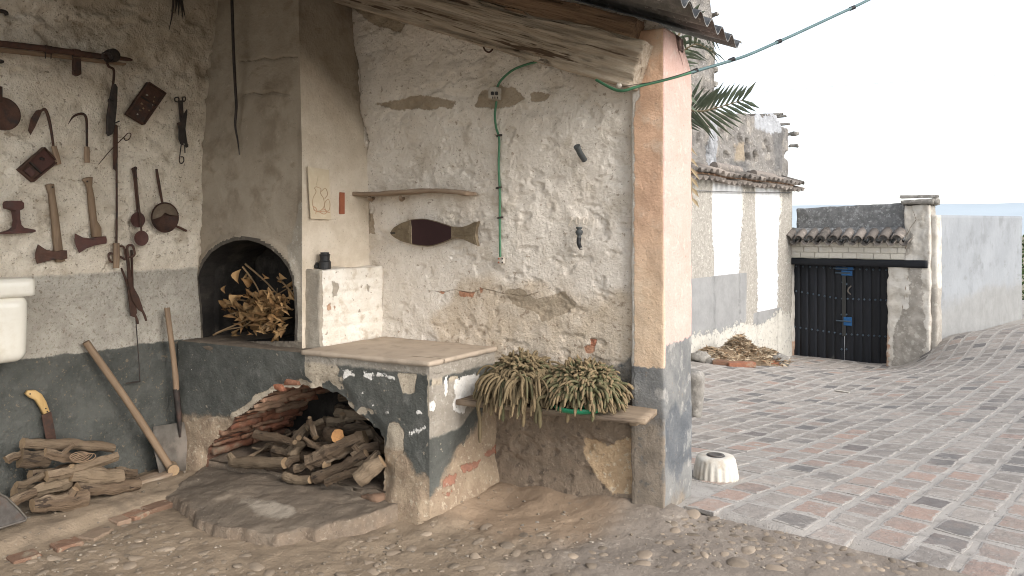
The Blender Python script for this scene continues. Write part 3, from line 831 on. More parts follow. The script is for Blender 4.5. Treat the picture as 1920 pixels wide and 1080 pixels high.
for x, y, r in placed:
    o = bpy.data.objects.new('cobble', random.choice(cob_meshes)); COL.objects.link(o)
    o.parent = shed_floor
    o.location = Vector((x, y, floor_z(x, y) - r * random.uniform(.14, .30))) - shed_floor.location
    o.scale = (r * random.uniform(.9, 1.5), r * random.uniform(.7, 1.1), r * random.uniform(.30, .42))
    o.rotation_euler = (random.uniform(-.2, .2), random.uniform(-.2, .2), random.uniform(0, 3.1))
# loose grit, chips and crumbs of plaster on the floor
deb = MB(); rs = random.Random(21)
for i in range(900):
    u, v_ = rs.uniform(0, 1500), rs.uniform(880, 1090)
    p = onZ(u, v_, 0)
    if p.x < -4.45 or p.x > .8 or p.y < 1.35 or p.y > 3.95 or (p.x < -2.5 and p.y > 3.05) or (-4.2 < p.x < -2.7 and p.y > 2.45): continue
    if p.y > 3.75 and -2.5 < p.x < -1.4: continue
    r = rs.choice((.003, .004, .005, .007, .010)) ; z = floor_z(p.x, p.y)
    v, f = blob((p.x, p.y, z + r * .2), r * rs.uniform(.8, 1.6), r, r * rs.uniform(.4, .8), i, .4, 1, 2)
    deb.add(v, f, rnd=rs.random())
tag(deb.build('floor_grit', 'grit', shed_floor, False), kind='stuff')
# brick edging let into the floor by the tool wall
for (u0, v0), (u1, v1) in (((211, 966), (238, 958)), ((240, 957), (268, 945)), ((271, 944), (320, 928)), ((18, 1037), (72, 1022)), ((100, 1014), (150, 1000)), ((160, 997), (198, 978))):
    a, b = onZ(u0, v0, .04), onZ(u1, v1, .04)
    d = (b - a); L = d.length; d.normalize(); w = Vector((-d.y, d.x, 0))
    c = (a + b) / 2; z = floor_z(c.x, c.y)
    v, f = boxmesh((c.x, c.y, z - .004), d * (L / 2), w * .055, Vector((0, 0, .022)), .006)
    link('brick', v, f, 'brick_dusty', shed_floor, False)

# ------------------------------------------------------------------ tool wall (X = -4.55)
TWX = -4.55
ROOF = lambda x: 2.58 + .405 * (-1.22 - x)
def tw_h(pts): return [(onX(u, v, TWX).y, onX(u, v, TWX).z) for u, v in pts]
def tw_disp(h, z):
    up = sstep(1.28, 1.36, z)
    ch_ = sstep(.09, .20, fbm(h, z * 1.7, 11, 4, 3)) * .012 + sstep(.12, .2, fbm(h, z * 1.5, 5, 4, 13)) * .014
    return fbm(h, z, 1.3, 3, 1) * .05 + fbm(h, z, 6, 4, 2) * .026 + np.abs(fbm(h, z, 16, 3, 3)) * .02 * up - ch_ * up + up * .006 - .018 - sstep(2.35, 2.75, z) * (sstep(.04, .16, fbm(h, z * 2.2, 4, 4, 15)) * .035)
tool_wall = wallgrid('tool_wall', lambda h, z, o: (TWX + o, h, z), 1.15, 3.62, -.1, 3.88, .014, tw_disp, 'plaster_tool', attrs={
    'm_cem': lambda h, z: 1.315 - z + fbm(h, z, 3, 3, 5) * .05 + .012 * (h - 2.4),
    'm_dado': lambda h, z: .853 - z + .004 * np.sin(h * 9),
    'm_stain': lambda h, z: (z - 2.55) * .35 + fbm(h, z, 1.1, 3, 9) * .5 - .1}, thick=.35, nout=(1, 0, 0))
tag(tool_wall, 'long rough cream wall hung with rusty tools above a dark painted base', 'wall')
v, f = rough_box(TWX - .35, TWX - .005, -.4, 1.15, -.1, 3.88, .12, .02, 3)
o = link('tool_wall', v, f, 'plaster_tool', attrs={k: v[:, 2] * 0 + c for k, c in (('m_cem', -1), ('m_stain', -1))} | {'m_dado': .853 - v[:, 2]})
tag(o, 'cream side wall of the shed running on past the white basin', 'wall')

# ------------------------------------------------------------------ back wall (Y = 3.85)
BWY = 3.85
def bw(pts): return [(onY(u, v, BWY).x, onY(u, v, BWY).z) for u, v in pts]
def bpoly(*polys):
    P = [bw(p) for p in polys]
    return lambda h, z: union(*[polysdf(h, z, p) for p in P])
crack = bw([(654, -10), (655, 40), (662, 90), (672, 130), (676, 170), (673, 205), (682, 240), (690, 265), (684, 295), (684, 330), (687, 370), (690, 410)])
cracks2 = bw([(800, 545), (830, 548), (850, 543), (882, 550), (906, 541), (940, 550), (985, 556), (1010, 548)])
def bw_disp(h, z):
    d = fbm(h, z, 1.5, 3, 21) * .045 + fbm(h, z, 6, 4, 22) * .022
    d += np.maximum(fbm(h, z, 19, 3, 23) - .05, 0) * .022 * sstep(1.35, 1.6, z)
    d -= sstep(.13, .2, fbm(h, z * 1.6, 10, 4, 24)) * .010 + sstep(.15, .22, fbm(h, z * 1.8, 4.5, 4, 25)) * .010
    d -= .03 * sstep(.014, .003, linedist(h, z, crack) + fbm(h, z, 20, 2, 3) * .008)
    d -= .008 * sstep(.0, .06, polysdf(h, z, _beige)) + .012 * sstep(.0, .04, polysdf(h, z, _ochre))
    d += .05 * sstep(.22, -.05, z)
    return d
_beige = bw([(940, 545), (975, 540), (1005, 560), (1060, 548), (1082, 570), (1060, 590), (1015, 602), (1005, 585), (960, 570)])
_ochre = bw([(1095, 820), (1140, 835), (1175, 822), (1210, 838), (1212, 900), (1190, 925), (1150, 925), (1118, 890), (1092, 850)])
back_wall = wallgrid('back_wall', lambda h, z, o: (h, BWY - o, z), -3.95, -1.50, -.12, lambda h: ROOF(h) - .02, .0095, bw_disp, 'plaster_back', attrs={
    'm_crack': lambda h, z: np.maximum(.0045 - linedist(h, z, crack), .0022 - linedist(h, z, cracks2)),
    'm_rough': lambda h, z: .25 - np.abs(z - 1.0) - .4 * fbm(h, z, 2.2, 3, 3) - .25 * sstep(-2.7, -3.2, h),
    'm_beige': lambda h, z: union(polysdf(h, z, _beige), *[polysdf(h, z, bw(q)) for q in (
        [(900, 175), (930, 158), (965, 165), (982, 185), (960, 198), (930, 203), (890, 200)], [(700, 195), (790, 178), (855, 190), (850, 202), (745, 208)],
        [(990, 172), (1030, 175), (1020, 190), (995, 190)], [(668, 395), (700, 400), (702, 440), (676, 440)], [(655, 10), (690, 10), (760, 45), (750, 62), (700, 45)])]),
    'm_pink': bpoly([(858, 545), (890, 548), (885, 558), (862, 556)], [(1095, 650), (1115, 645), (1116, 662), (1098, 664)], [(900, 540), (906, 540), (905, 550), (899, 550)], [(815, 545), (832, 548), (828, 552)]),
    'm_brick': bpoly([(1106, 635), (1117, 637), (1115, 650), (1107, 650)], [(1213, 812), (1222, 815), (1228, 850), (1240, 855), (1234, 866), (1217, 835)], [(905, 845), (930, 832), (932, 848), (912, 860)]),
    'm_dado': lambda h, z: np.minimum(.86 - z, .42 + .0 * z) + .15 * sstep(-1.9, -1.6, h) - .10,
    'm_dirt': lambda h, z: .60 - z + .12 * fbm(h, z, 3, 3, 8) - .1 * sstep(-1.75, -1.55, h),
    'm_ochre': lambda h, z: polysdf(h, z, _ochre)}, thick=.34, nout=(0, -1, 0))
tag(back_wall, 'rough whitewashed wall with the fish mirror and green cable on it', 'wall')

# ------------------------------------------------------------------ orange pillar
PX0, PX1, PY0, PY1 = -1.645, -1.458, 3.815, 4.25
def pil_xf(V):
    t = sstep(2.45, 2.62, V[:, 2])
    V = V.copy()
    V[:, 1] -= np.where(V[:, 1] > 4.1, t * .12, 0)
    return V
v, f = rough_box(PX0, PX1, PY0, PY1, -.12, 2.64, .011, .007, 6, 2, .008, pil_xf)
x, y, z = v.T
fr = (y < PY0 + .012)
rs = (x > PX1 - .012) & ~fr
rsf = np.where(x > PX1 - .006, 1.0, -1.0)
wob = fbm(x + y, z, 4, 3, 2)
pillar = link('pillar', v, f, 'plaster_pillar', attrs={
    'm_pale': np.where(rs | ((x > PX1 - .006)), 1, -1) * .2,
    'm_dust': np.where(fr, .45 - np.abs(z - 1.0), -1),
    'm_edge': np.where(fr, np.maximum(.018 - (x - PX0), (.05 - (x - PX0)) - .2 * sstep(2.3, 2.1, z)), -1),
    'm_dado': np.where(fr, .845 - z, .965 - z) + wob * .03,
    'm_blue': np.where(fr, -1, .14 - np.abs(z - .42)) + wob * .3,
    'm_dirt': np.where(fr, .55 - z, .05 - z) + wob * .3})
tag(pillar, 'orange plastered corner pillar with flaking grey base under the roof edge', 'pillar')

# ------------------------------------------------------------------ chimney breast
CHY, CHX = 3.27, -3.58
chimney = thing('chimney_breast', 'brown plastered chimney breast with arched hearth full of dry leaves', 'chimney', (-4.05, 3.55, .86))
def ch(pts): return [(onY(u, v, CHY).x, onY(u, v, CHY).z) for u, v in pts]
arch = ch([(381, 640), (380, 570), (379, 520), (388, 492), (402, 474), (422, 460), (446, 451), (470, 450), (492, 456), (512, 467), (530, 483), (544, 502), (551, 522), (553, 560), (553, 640)])
ccr = [ch([(437, 109), (470, 108), (490, 101), (510, 105), (530, 100), (562, 100)]), ch([(447, 175), (470, 170), (485, 174), (510, 168), (545, 174)])]
def ch_disp(h, z):
    d = fbm(h, z, 1.6, 3, 31) * .03 + fbm(h, z, 8, 3, 32) * .008 + np.maximum(fbm(h, z, 17, 3, 33), 0) * .02 * sstep(-4.1, -4.35, h)
    for c in ccr: d = d - .012 * sstep(.010, .002, linedist(h, z, c))
    d += .02 * sstep(.07, .03, np.abs(polysdf(h, z, arch))) * sstep(1.0, 1.3, z)
    return d * sstep(CHX, CHX - .05, h)
def tp(z): return np.clip((z - 2.05) / 1.12, 0, 1.6)
wallgrid('front_face', lambda h, z, o: (h - .17 * tp(z) * np.clip((h + 4.55) / (CHX + 4.55), 0, 1), CHY - o + .12 * tp(z), z), -4.60, CHX, .80, lambda h: ROOF(h) - .02, .013, ch_disp, 'plaster_chimney', chimney, attrs={
    'm_crack': lambda h, z: .0035 - np.minimum(linedist(h, z, ccr[0]), linedist(h, z, ccr[1])),
    'm_pale': lambda h, z: -.9 - 0 * h + .3 * sstep(2.1, 1.6, z),
    'm_cem': lambda h, z: union(polysdf(h, z, ch([(536, 460), (566, 440), (570, 640), (553, 640), (553, 520)])), polysdf(h, z, ch([(560, 380), (566, 380), (566, 470), (545, 465)]))),
    'm_soot': lambda h, z: np.where(polysdf(h, z, arch) > -.03, 0.02, -1) * (z > .9)},
    holes=[arch], thick=0, nout=(0, -1, 0), reveal=.42, reveal_mat='near_black')
def chr_disp(h, z): return (fbm(h, z, 1.6, 3, 35) * .03 + fbm(h, z, 9, 4, 36) * .012) * sstep(CHY, CHY + .05, h)
wallgrid('side_face', lambda h, z, o: (CHX + o - .17 * tp(z), h + .12 * tp(z) * (3.88 - h) / (3.88 - CHY), z), CHY, 3.88, .80, ROOF(CHX) - .02, .013, chr_disp, 'plaster_chimney', chimney, attrs={
    'm_crack': lambda h, z: z * 0 - 1,
    'm_pale': lambda h, z: 2.55 - z - .7 * (h - 3.5) + .35 * fbm(h, z, 2.5, 3, 7),
    'm_cem': lambda h, z: z * 0 - 1, 'm_soot': lambda h, z: z * 0 - 1}, thick=0, nout=(1, 0, 0))
v, f = rough_box(-4.55, -3.60, 3.69, 3.75, .82, 1.9, .05, .02, 7)
link('fireback', v, f, 'near_black', chimney)
v, f = rough_box(-4.58, -4.52, 3.36, 3.72, .84, 1.60, .03, .01, 7)
link('hearth_cheek', v, f, 'near_black', chimney)

# ------------------------------------------------------------------ masonry counter: front with arched wood store, side, top
counter = thing('masonry_counter', 'low masonry counter with broken grey paint and an arched firewood niche', 'counter', (-3.5, 3.5, -.05))
def yf(h): return 3.07 + (h + 4.5) * .07
CFN = Vector((.07, -1, 0)).normalized()
def cf(pts): return [(hit(u, v, (-4.5, 3.07, 0), CFN).x, hit(u, v, (-4.5, 3.07, 0), CFN).z) for u, v in pts]
BSX = -2.54
niche = cf([(388, 960), (386, 845), (408, 815), (436, 786), (468, 764), (480, 751), (519, 731), (560, 724), (595, 728), (612, 735), (638, 743), (647, 758), (676, 782), (693, 803), (711, 822), (718, 858), (714, 900), (712, 990)])
def cf_disp(h, z):
    d = fbm(h, z, 2, 3, 41) * .035 + fbm(h, z, 8, 4, 42) * .018
    s = polysdf(h, z, niche)
    d -= .05 * sstep(-.10, 0, s) * (.5 + fbm(h, z, 9, 3, 43))
    d += .03 * sstep(.2, .0, z)
    d = np.where(z > .86, -.006, d)
    return d * sstep(BSX, BSX - .05, h) * sstep(.9, .82, z)
P_cem = [cf(q) for q in ([(573, 668), (600, 664), (626, 680), (620, 712), (590, 722), (572, 706)], [(728, 792), (745, 790), (760, 812), (756, 848), (742, 862), (738, 890), (720, 900), (716, 850)],
                         [(800, 690), (812, 690), (812, 790), (802, 786)], [(745, 700), (780, 700), (775, 735), (755, 740)], [(385, 780), (440, 785), (420, 812), (395, 840), (370, 800)])]
P_wht = [cf(q) for q in ([(640, 692), (660, 694), (662, 706), (645, 708)], [(682, 698), (696, 702), (694, 712), (684, 708)], [(706, 698), (740, 708), (738, 712), (704, 706)], [(765, 812), (795, 800), (797, 803), (770, 816)], [(670, 734), (680, 736), (678, 740)])]
wallgrid('front_face', lambda h, z, o: (h, yf(h) - o, z), -4.53, BSX, -.1, .853, .011, cf_disp, 'plaster_counter', counter, attrs={
    'm_cem': lambda h, z: union(*[polysdf(h, z, p) for p in P_cem], .024 - np.abs(polysdf(h, z, niche) + .01) - .03 * (h > -3.3), (fbm(h, z, 7, 4, 91) - .23) * .25 - .5 * (h < -3.35)),
    'm_grey': lambda h, z: np.where(h > -3.42, z - .80, -1) + np.where(h < -3.3, .015 - np.abs(z - .84), -1) * 0,
    'm_white': lambda h, z: union(*[polysdf(h, z, p) for p in P_wht], (fbm(h, z, 9, 3, 92) - .26 - .5 * np.abs(z - .68)) * .2 - .5 * (h < -3.3)),
    'm_dirt': lambda h, z: .26 - z + .12 * sstep(-2.6, -2.75, h) - .05 * fbm(h, z, 4, 3, 3),
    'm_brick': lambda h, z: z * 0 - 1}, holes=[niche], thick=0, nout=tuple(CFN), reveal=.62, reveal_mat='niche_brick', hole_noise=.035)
def bs(pts): return [(onX(u, v, BSX).y, onX(u, v, BSX).z) for u, v in pts]
P_bw = [bs(q) for q in ([(832, 700), (842, 700), (840, 745), (832, 752)], [(850, 712), (876, 700), (902, 698), (905, 740), (880, 752), (868, 778), (852, 775), (846, 770), (850, 742)])]
P_bb = [bs(q) for q in ([(824, 895), (852, 890), (846, 905), (826, 912)], [(822, 922), (840, 918), (832, 930)], [(862, 872), (900, 862), (890, 878), (866, 886)], [(905, 850), (935, 832), (938, 842), (912, 858)])]
P_bc = [bs(q) for q in ([(808, 700), (830, 698), (828, 760), (822, 792), (808, 786)], [(840, 708), (860, 704), (858, 722), (842, 730)])]
y0 = yf(BSX)
def bs_disp(h, z): return (fbm(h, z, 2, 3, 51) * .04 + fbm(h, z, 8, 4, 52) * .03 * sstep(.7, .4, z) + .05 * sstep(.3, 0, z)) * sstep(y0, y0 + .06, h) * sstep(.9, .8, z)
wallgrid('side_face', lambda h, z, o: (BSX + o, h, z), y0, 3.87, -.1, .853, .011, bs_disp, 'plaster_counter', counter, attrs={
    'm_cem': lambda h, z: union(*[polysdf(h, z, p) for p in P_bc]),
    'm_grey': lambda h, z: np.maximum(z - .775, .0 - np.abs(z - .60) + .14 - .5 * np.maximum(h - 3.45, 0)),
    'm_white': lambda h, z: union(*[polysdf(h, z, p) - .01 for p in P_bw], (fbm(h, z, 12, 3, 94) - .16 - .8 * np.abs(z - .66)) * .2 - .5 * (h > 3.6)),
    'm_dirt': lambda h, z: .24 - z + .75 * (h - 3.35),
    'm_brick': lambda h, z: union(*[polysdf(h, z, p) for p in P_bb])}, thick=0, nout=(1, 0, 0))
v, f = rough_box(-3.44, BSX - .002, 3.155, 3.86, .845, .872, .02, .004, 9, 1, .006)
v[:, 1] += np.where(v[:, 1] < 3.3, (v[:, 0] - BSX) * .07 + .036, 0)
v[:, 0] += .012 * (v[:, 0] > BSX - .05)
link('slab', v, f, 'concrete_slab', counter)
v, f = rough_box(-4.54, -3.40, 3.085, 3.8, .80, .856, .025, .012, 8, 4, .012)
v[:, 1] += np.where(v[:, 1] < 3.3, (v[:, 0] + 4.5) * .07, 0)
hearth = link('hearth_floor', v, f, 'concrete_step', counter, attrs={'m_pale': v[:, 0] * 0 - 1, 'm_dirt': v[:, 0] * 0 - .2})
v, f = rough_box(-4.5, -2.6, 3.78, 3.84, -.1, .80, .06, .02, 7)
link('niche_back', v, f, 'near_black', counter)  # plain near-black back face, darker than the niche bricks
v, f = rough_box(-4.5, -2.62, 3.0, 3.84, -.06, .115, .04, .02, 7)
v[:, 1] = np.maximum(v[:, 1], yf(v[:, 0]) + .02)
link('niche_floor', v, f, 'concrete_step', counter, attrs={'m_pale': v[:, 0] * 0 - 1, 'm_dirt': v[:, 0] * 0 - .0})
# brick courses of the niche's left haunch, running inwards
nl = niche
def arch_x(z):
    pts = sorted([(p[1], p[0]) for p in nl[1:9]])
    return float(np.interp(z, [p[0] for p in pts], [p[1] for p in pts]))
zc = .14
while zc < .66:
    th = random.uniform(.030, .046)
    xw = arch_x(zc)
    y = yf(xw) + random.uniform(.012, .04)
    while y < 3.72:
        L = random.uniform(.2, .34)
        prot = random.uniform(-.01, .045)
        vv, ff = rough_box(xw - .10, xw + .02 + prot, y, y + L - .012, zc, zc + th - .002, .022, .016, 13, zc * 50 + y, .008)
        link('brick', vv, ff, 'brick_red', counter)
        y += L
    zc += th + .004
p = onZ(698, 930, .10)
vv, ff = rough_box(p.x - .07, p.x + .07, p.y - .03, p.y + .10, .045, .105, .022, .02, 11, 3, .015)
link('brick', vv, ff, 'brick_red', counter)
# whitewashed brick block beside the hearth
STX, STY = -3.457, 3.30
v, f = rough_box(-3.66, STX, STY, 3.87, .84, 1.338, .012, .010, 7, 6, .012)
x, y, z = v.T
for k_, zc in enumerate(np.arange(.90, 1.3, .072)):
    v[:, 0] -= np.where(x > STX - .02, .006 * sstep(.010, .002, np.abs(z - zc - .01 * (y - 3.5)) + fbm(y, z, 9, 3, k_) * .02), 0)
def sps(*polys): return union(*[polysdf(y, z, [(onX(u, vv_, STX).y, onX(u, vv_, STX).z) for u, vv_ in q]) for q in polys])
fr = y < STY + .015
block = link('brick_block', v, f, 'plaster_white', attrs={
    'm_cem': np.where(fr, .25, np.where(x > STX - .02, sps([(623, 528), (634, 532), (632, 555), (624, 556)], [(689, 534), (696, 536), (694, 548), (690, 546)], [(590, 500), (606, 500), (604, 530), (606, 650), (590, 650)]), -1)),
    'm_pink': np.where(x > STX - .02, sps([(612, 575), (619, 566), (620, 580), (614, 584)], [(625, 572), (629, 574), (627, 582)]), -1)})
tag(block, 'low whitewashed brick block standing on the counter beside the hearth', 'block')
# concrete step
outl = [(-4.28, 3.12), (-4.1, 2.72), (-3.80, 2.60), (-3.45, 2.51), (-3.1, 2.55), (-2.86, 2.72), (-2.76, 2.96), (-2.74, 3.24), (-3.4, 3.2)]
gx = np.arange(-4.4, -2.6, .010); gy = np.arange(2.40, 3.30, .010)
X, Y = np.meshgrid(gx, gy, indexing='ij')
s_ = polysdf(X, Y, outl) + fbm(X, Y, 3.5, 4, 3) * .17 + fbm(X, Y, 20, 3, 4) * .022
Z = -.03 + (.128 + fbm(X, Y, 3, 3, 5) * .04 + fbm(X, Y, 16, 4, 6) * .018 - .04 * sstep(-3.7, -4.1, X) - .045 * sstep(2.98, 2.55, Y)) * sstep(-.014, .006, s_)
o = link('concrete_step', np.stack([X, Y, Z], -1), grid_faces(len(gx), len(gy)).tolist(), 'concrete_step', attrs={
    'm_pale': .055 - np.hypot((X + 3.3) * .35, Y - 2.80) + fbm(X, Y, 4, 3, 3) * .12, 'm_dirt': .004 - s_ + 0 * X})
tag(o, 'worn rounded concrete step in front of the firewood niche', 'step')
# ------------------------------------------------------------------ roof
roof = thing('corrugated_roof', 'grey corrugated fibre cement lean-to roof over the shed', 'roof', (-1.2, 1.2, 2.56))
y = 4.42
RX1 = -1.215
for si in range(5):
    W = .177 * 5.15
    ys = np.arange(y, y - W - .001, -.177 / 12)
    xs = np.array([RX1 + random.uniform(-.01, .01), -2.6, -4.0, -4.95])
    V = []; n = len(ys)
    for lay in (0, 1):
        for x in xs:
            for yy in ys:
                V.append((x, yy, ROOF(x) + .055 + .027 * math.cos(2 * math.pi * (yy - 4.42) / .177 + .6) - lay * .008 + (si % 2) * .007))
    F = []
    m = len(xs)
    for lay in (0, 1):
        for i in range(m - 1):
            for j in range(n - 1):
                a = lay * m * n + i * n + j
                q = (a, a + n, a + n + 1, a + 1); F.append(q if lay else q[::-1])
    for j in range(n - 1):
        F.append((j, j + 1, m * n + j + 1, m * n + j)); a = (m - 1) * n
        F.append((a + j + 1, a + j, m * n + a + j, m * n + a + j + 1))
    for i in range(m - 1):
        F.append((i * n, (i + 1) * n, m * n + (i + 1) * n, m * n + i * n)); e = n - 1
        F.append(((i + 1) * n + e, i * n + e, m * n + i * n + e, m * n + (i + 1) * n + e))
    link('roof_sheet', V, F, 'fibre_cement', roof)
    y -= W - .177 * .3
# rafters: each a sawn timber with worn skin
def timber(name, a, b, w, h, mat, label, seed, res=.014, amp=.004, wane=.0, cat='beam'):
    a, b = Vector(a), Vector(b); d = (b - a); L = d.length; d.normalize()
    side = d.cross(Vector((0, 0, 1))).normalized(); up = side.cross(d)
    v, f = rough_box(-w / 2, w / 2, -h / 2, h / 2, 0, L, res, amp, 7, seed, .006)
    g = v.copy()
    bend = fbm(v[:, 2], v[:, 2] * 0, 1.2, 2, seed) * .010
    gr = fbm(v[:, 0] * 40 + v[:, 1] * 40, v[:, 2] * 1.6, 1, 4, seed) * .018 - .026 * sstep(.045, .0, np.abs(fbm(v[:, 0] * 16 + v[:, 1] * 16, v[:, 2] * .7, 1, 3, seed + 5)))
    v[:, 0] += np.sign(v[:, 0]) * gr * (np.abs(v[:, 0]) > w * .4); v[:, 1] += np.sign(v[:, 1]) * gr * (np.abs(v[:, 1]) > h * .4) + bend
    W = np.array([a[i] + v[:, 0] * side[i] + v[:, 1] * up[i] + v[:, 2] * d[i] for i in range(3)]).T
    o = link(name, W, f, mat, grain=g)
    return tag(o, label, cat)
def beam_pt(u, v): return onY(u, v, 3.70)
# lower rafter: top seam (860,0)-(1181,75), bottom edge (744,19)-(1181,151)
r0 = (beam_pt(1186, 78) + beam_pt(1186, 160)) / 2
r1 = beam_pt(867, 32)
dr = (r1 - r0).normalized(); r1 = r0 + dr * 3.4; r0 = r0 - dr * .03
timber('rafter', r0 + Vector((0, .06, 0)), r1 + Vector((0, .06, 0)), .13, .25, 'wood_beam', 'thick weathered rafter running down the back wall to the orange pillar', 3)
u0 = (beam_pt(1184, 78) + beam_pt(1184, 40)) / 2 + Vector((0, .085, .012))
timber('rafter', u0, u0 + dr * 3.4, .14, .125, 'wood_beam_dark', 'darker timber laid on top of the weathered rafter, under the roof sheets', 8)
for yy in (1.7, .35):
    a = Vector((-1.35, yy, ROOF(-1.35) - .10)); b = Vector((-4.6, yy, ROOF(-4.6) - .10))
    timber('rafter', a, b, .12, .18, 'wood_beam_dark', 'dark rafter crossing the open middle of the shed roof' if yy > 1 else 'dark rafter under the open near end of the shed roof', 12 + yy, .05)

# ------------------------------------------------------------------ tools on the wall
Z1 = lambda x, y: (x / 3.6, y / 3.6)
Z2 = lambda x, y: (x / 3.6, 280 + y / 3.6)
Z3 = lambda x, y: (x / 2.077, 560 + y / 2.077)
def tw(uv, off=.02): return onX(uv[0], uv[1], TWX + off)
NX = (1, 0, 0)
def plate(name, pts, off, th, mat, parent=None, bev=.002, smooth=False):
    v, f = prism([tw(p, off) for p in pts], NX, th, bev)
    return link(name, v, f, mat, parent, smooth, grain=[(p[0], p[1], p[2]) for p in v])
def rod(name, pts, r, mat, parent=None, off=.02, n=8, sm=5):
    P = [tw(p, (off if not isinstance(off, (list, tuple)) else off[i])) for i, p in enumerate(pts)]
    if sm and len(P) > 2:
        m = len(P); P = spline(P, sm)
        if isinstance(r, (list, tuple)): r = list(np.interp(np.linspace(0, m - 1, len(P)), range(m), r))
    b = MB(); b.tube(P, r, n); return b.build(name, mat, parent)
def tthing(name, uv, label, cat, group=None):
    return thing(name, label, cat, tw(uv, .02), group)
t = tthing('tool_rail', Z1(400, 350), 'long rusty iron rail with wooden lath fixed high on the tool wall', 'rail')
rod('bar', [Z1(-90, 285), Z1(300, 328), Z1(660, 378), Z1(850, 398), Z1(892, 406)], [.018, .018, .017, .012, .006], 'rust', t, .055)
v, f = prism([tw(p, .045) for p in (Z1(-90, 310), Z1(400, 362), Z1(855, 425), Z1(850, 440), Z1(640, 418), Z1(400, 388), Z1(-90, 340))], NX, .03, .003)
link('lath', v, f, 'handle_wood', t, False, grain=[(p[0], p[2], p[1]) for p in v])
for x_, y_ in ((325, 335), (515, 358)): rod('collar', [Z1(x_ - 22, y_ - 3), Z1(x_ + 22, y_ + 3)], .023, 'rust', t, .055, 10, 0)
for x_ in (308, 346, 490): rod('nail', [Z1(x_, 350), Z1(x_ - 2, 395)], .003, 'iron_dark', t, .06, 6, 0)
t = tthing('spool_hook', Z1(725, 380), 'black wire spool clamped on the right end of the iron rail', 'spool')
v, f = lathe([(.006, .10), (.034, .10), (.040, .092), (.026, .085), (.026, .062), (.040, .055), (.034, .048), (.01, .045)], 18, (TWX, tw(Z1(725, 382)).y, tw(Z1(725, 382)).z), 'X')
link('reel', v, f, 'iron_dark', t)
for i in range(7):
    a0 = i * .9; c = tw(Z1(725, 382), .10)
    P = [c + Vector((.004 * math.sin(k * 2 + i), .030 * math.cos(a0 + k * .8) * random.uniform(.8, 1.2), .030 * math.sin(a0 + k * .8) * random.uniform(.8, 1.2))) for k in range(6)]
    b = MB(); b.tube(spline(P, 3), .0022, 5); b.build('wire_turn', 'iron_dark', t)
t = tthing('rail_bracket', Z1(525, 440), 'short rusty bracket hanging from the middle of the iron rail', 'bracket')
plate('shank', [Z1(502, 392), Z1(548, 396), Z1(552, 500), Z1(530, 512), Z1(506, 500)], .06, .03, 'rust', t)
plate('foot', [Z1(495, 475), Z1(515, 465), Z1(520, 508), Z1(500, 500)], .075, .02, 'rust', t)
t = tthing('iron_peg', Z1(20, 85), 'bent dark iron peg above the left end of the rail', 'peg')
rod('peg', [Z1(-60, 65), Z1(10, 75), Z1(38, 84), Z1(46, 104)], [.011, .011, .012, .010], 'iron_dark', t, .035)
t = tthing('iron_pin', Z1(0, 415), 'stubby dark iron pin below the left end of the rail', 'pin')
rod('pin', [Z1(-50, 412), Z1(5, 415), Z1(24, 416)], [.010, .012, .007], 'iron_dark', t, .035)
t = tthing('twig_bunch', Z1(1200, 60), 'bunch of dark dry stalks hanging high on the wall beside the chimney', 'stalks')
for x0, x1, y1 in ((1175, 1142, 200), (1200, 1205, 100), (1210, 1235, 130), (1215, 1250, 120), (1190, 1180, 90)):
    rod('stalk', [Z1(x0, -60), Z1((x0 + x1) / 2 + 4, y1 * .45), Z1(x1, y1)], [.009, .006, .002], 'iron_dark', t, .03, 6)
t = tthing('iron_disc', Z1(10, 760), 'rusty round iron pan with short handle cut by the left edge', 'pan')
c = tw(Z1(8, 770))
v, f = lathe([(.0, .012), (.060, .012), (.088, .020), (.090, .028), (.082, .026), (.056, .017), (.0, .017)], 30, (TWX + .012, c.y, c.z), 'X')
link('dish', v, f, 'rust', t)
plate('handle', [Z1(-22, 575), Z1(18, 585), Z1(20, 690), Z1(-20, 690)], .042, .018, 'rust', t)
t = tthing('hoe', Z1(330, 900), 'hand hoe with leaf shaped blade and pale wooden handle', 'hoe')
plate('blade', [Z1(292, 735), Z1(245, 745), Z1(208, 800), Z1(190, 880), Z1(208, 912), Z1(240, 855), Z1(280, 765)], .035, .004, 'rust', t)
rod('neck', [Z1(280, 748), Z1(303, 738), Z1(326, 790), Z1(345, 880), Z1(362, 1000)], [.006, .009, .009, .008, .007], 'rust', t, .03)
rod('handle', [Z1(362, 985), Z1(380, 1050), Z1(397, 1110)], [.015, .0165, .014], 'handle_wood', t, .03, 10)
t = tthing('hook_tool', Z1(585, 900), 'small curved iron hook with straight pale wooden grip', 'hook')
rod('hook', [Z1(460, 837), Z1(498, 785), Z1(555, 768), Z1(582, 800), Z1(586, 900), Z1(586, 1000)], [.0015, .006, .008, .008, .007, .007], 'rust', t, .028)
rod('handle', [Z1(586, 990), Z1(587, 1040), Z1(588, 1098)], [.0145, .0155, .0145], 'handle_wood', t, .028, 10)
t = tthing('crank_bar', Z1(760, 650), 'dark flat bar with S shaped crank hanging from the iron rail', 'bar')
rod('crank', [Z1(722, 425), Z1(735, 450), Z1(765, 468), Z1(768, 520), Z1(760, 600)], .0075, 'rust', t, [.09, .07, .05, .04, .04])
plate('bar', [Z1(765, 568), Z1(785, 566), Z1(797, 590), Z1(792, 720), Z1(778, 860), Z1(762, 905), Z1(738, 918), Z1(726, 900), Z1(728, 780), Z1(742, 690)], .05, .018, 'iron_dark', t, .004)
rod('collar', [Z1(733, 680), Z1(760, 684)], .012, 'iron_dark', t, .045, 8, 0)
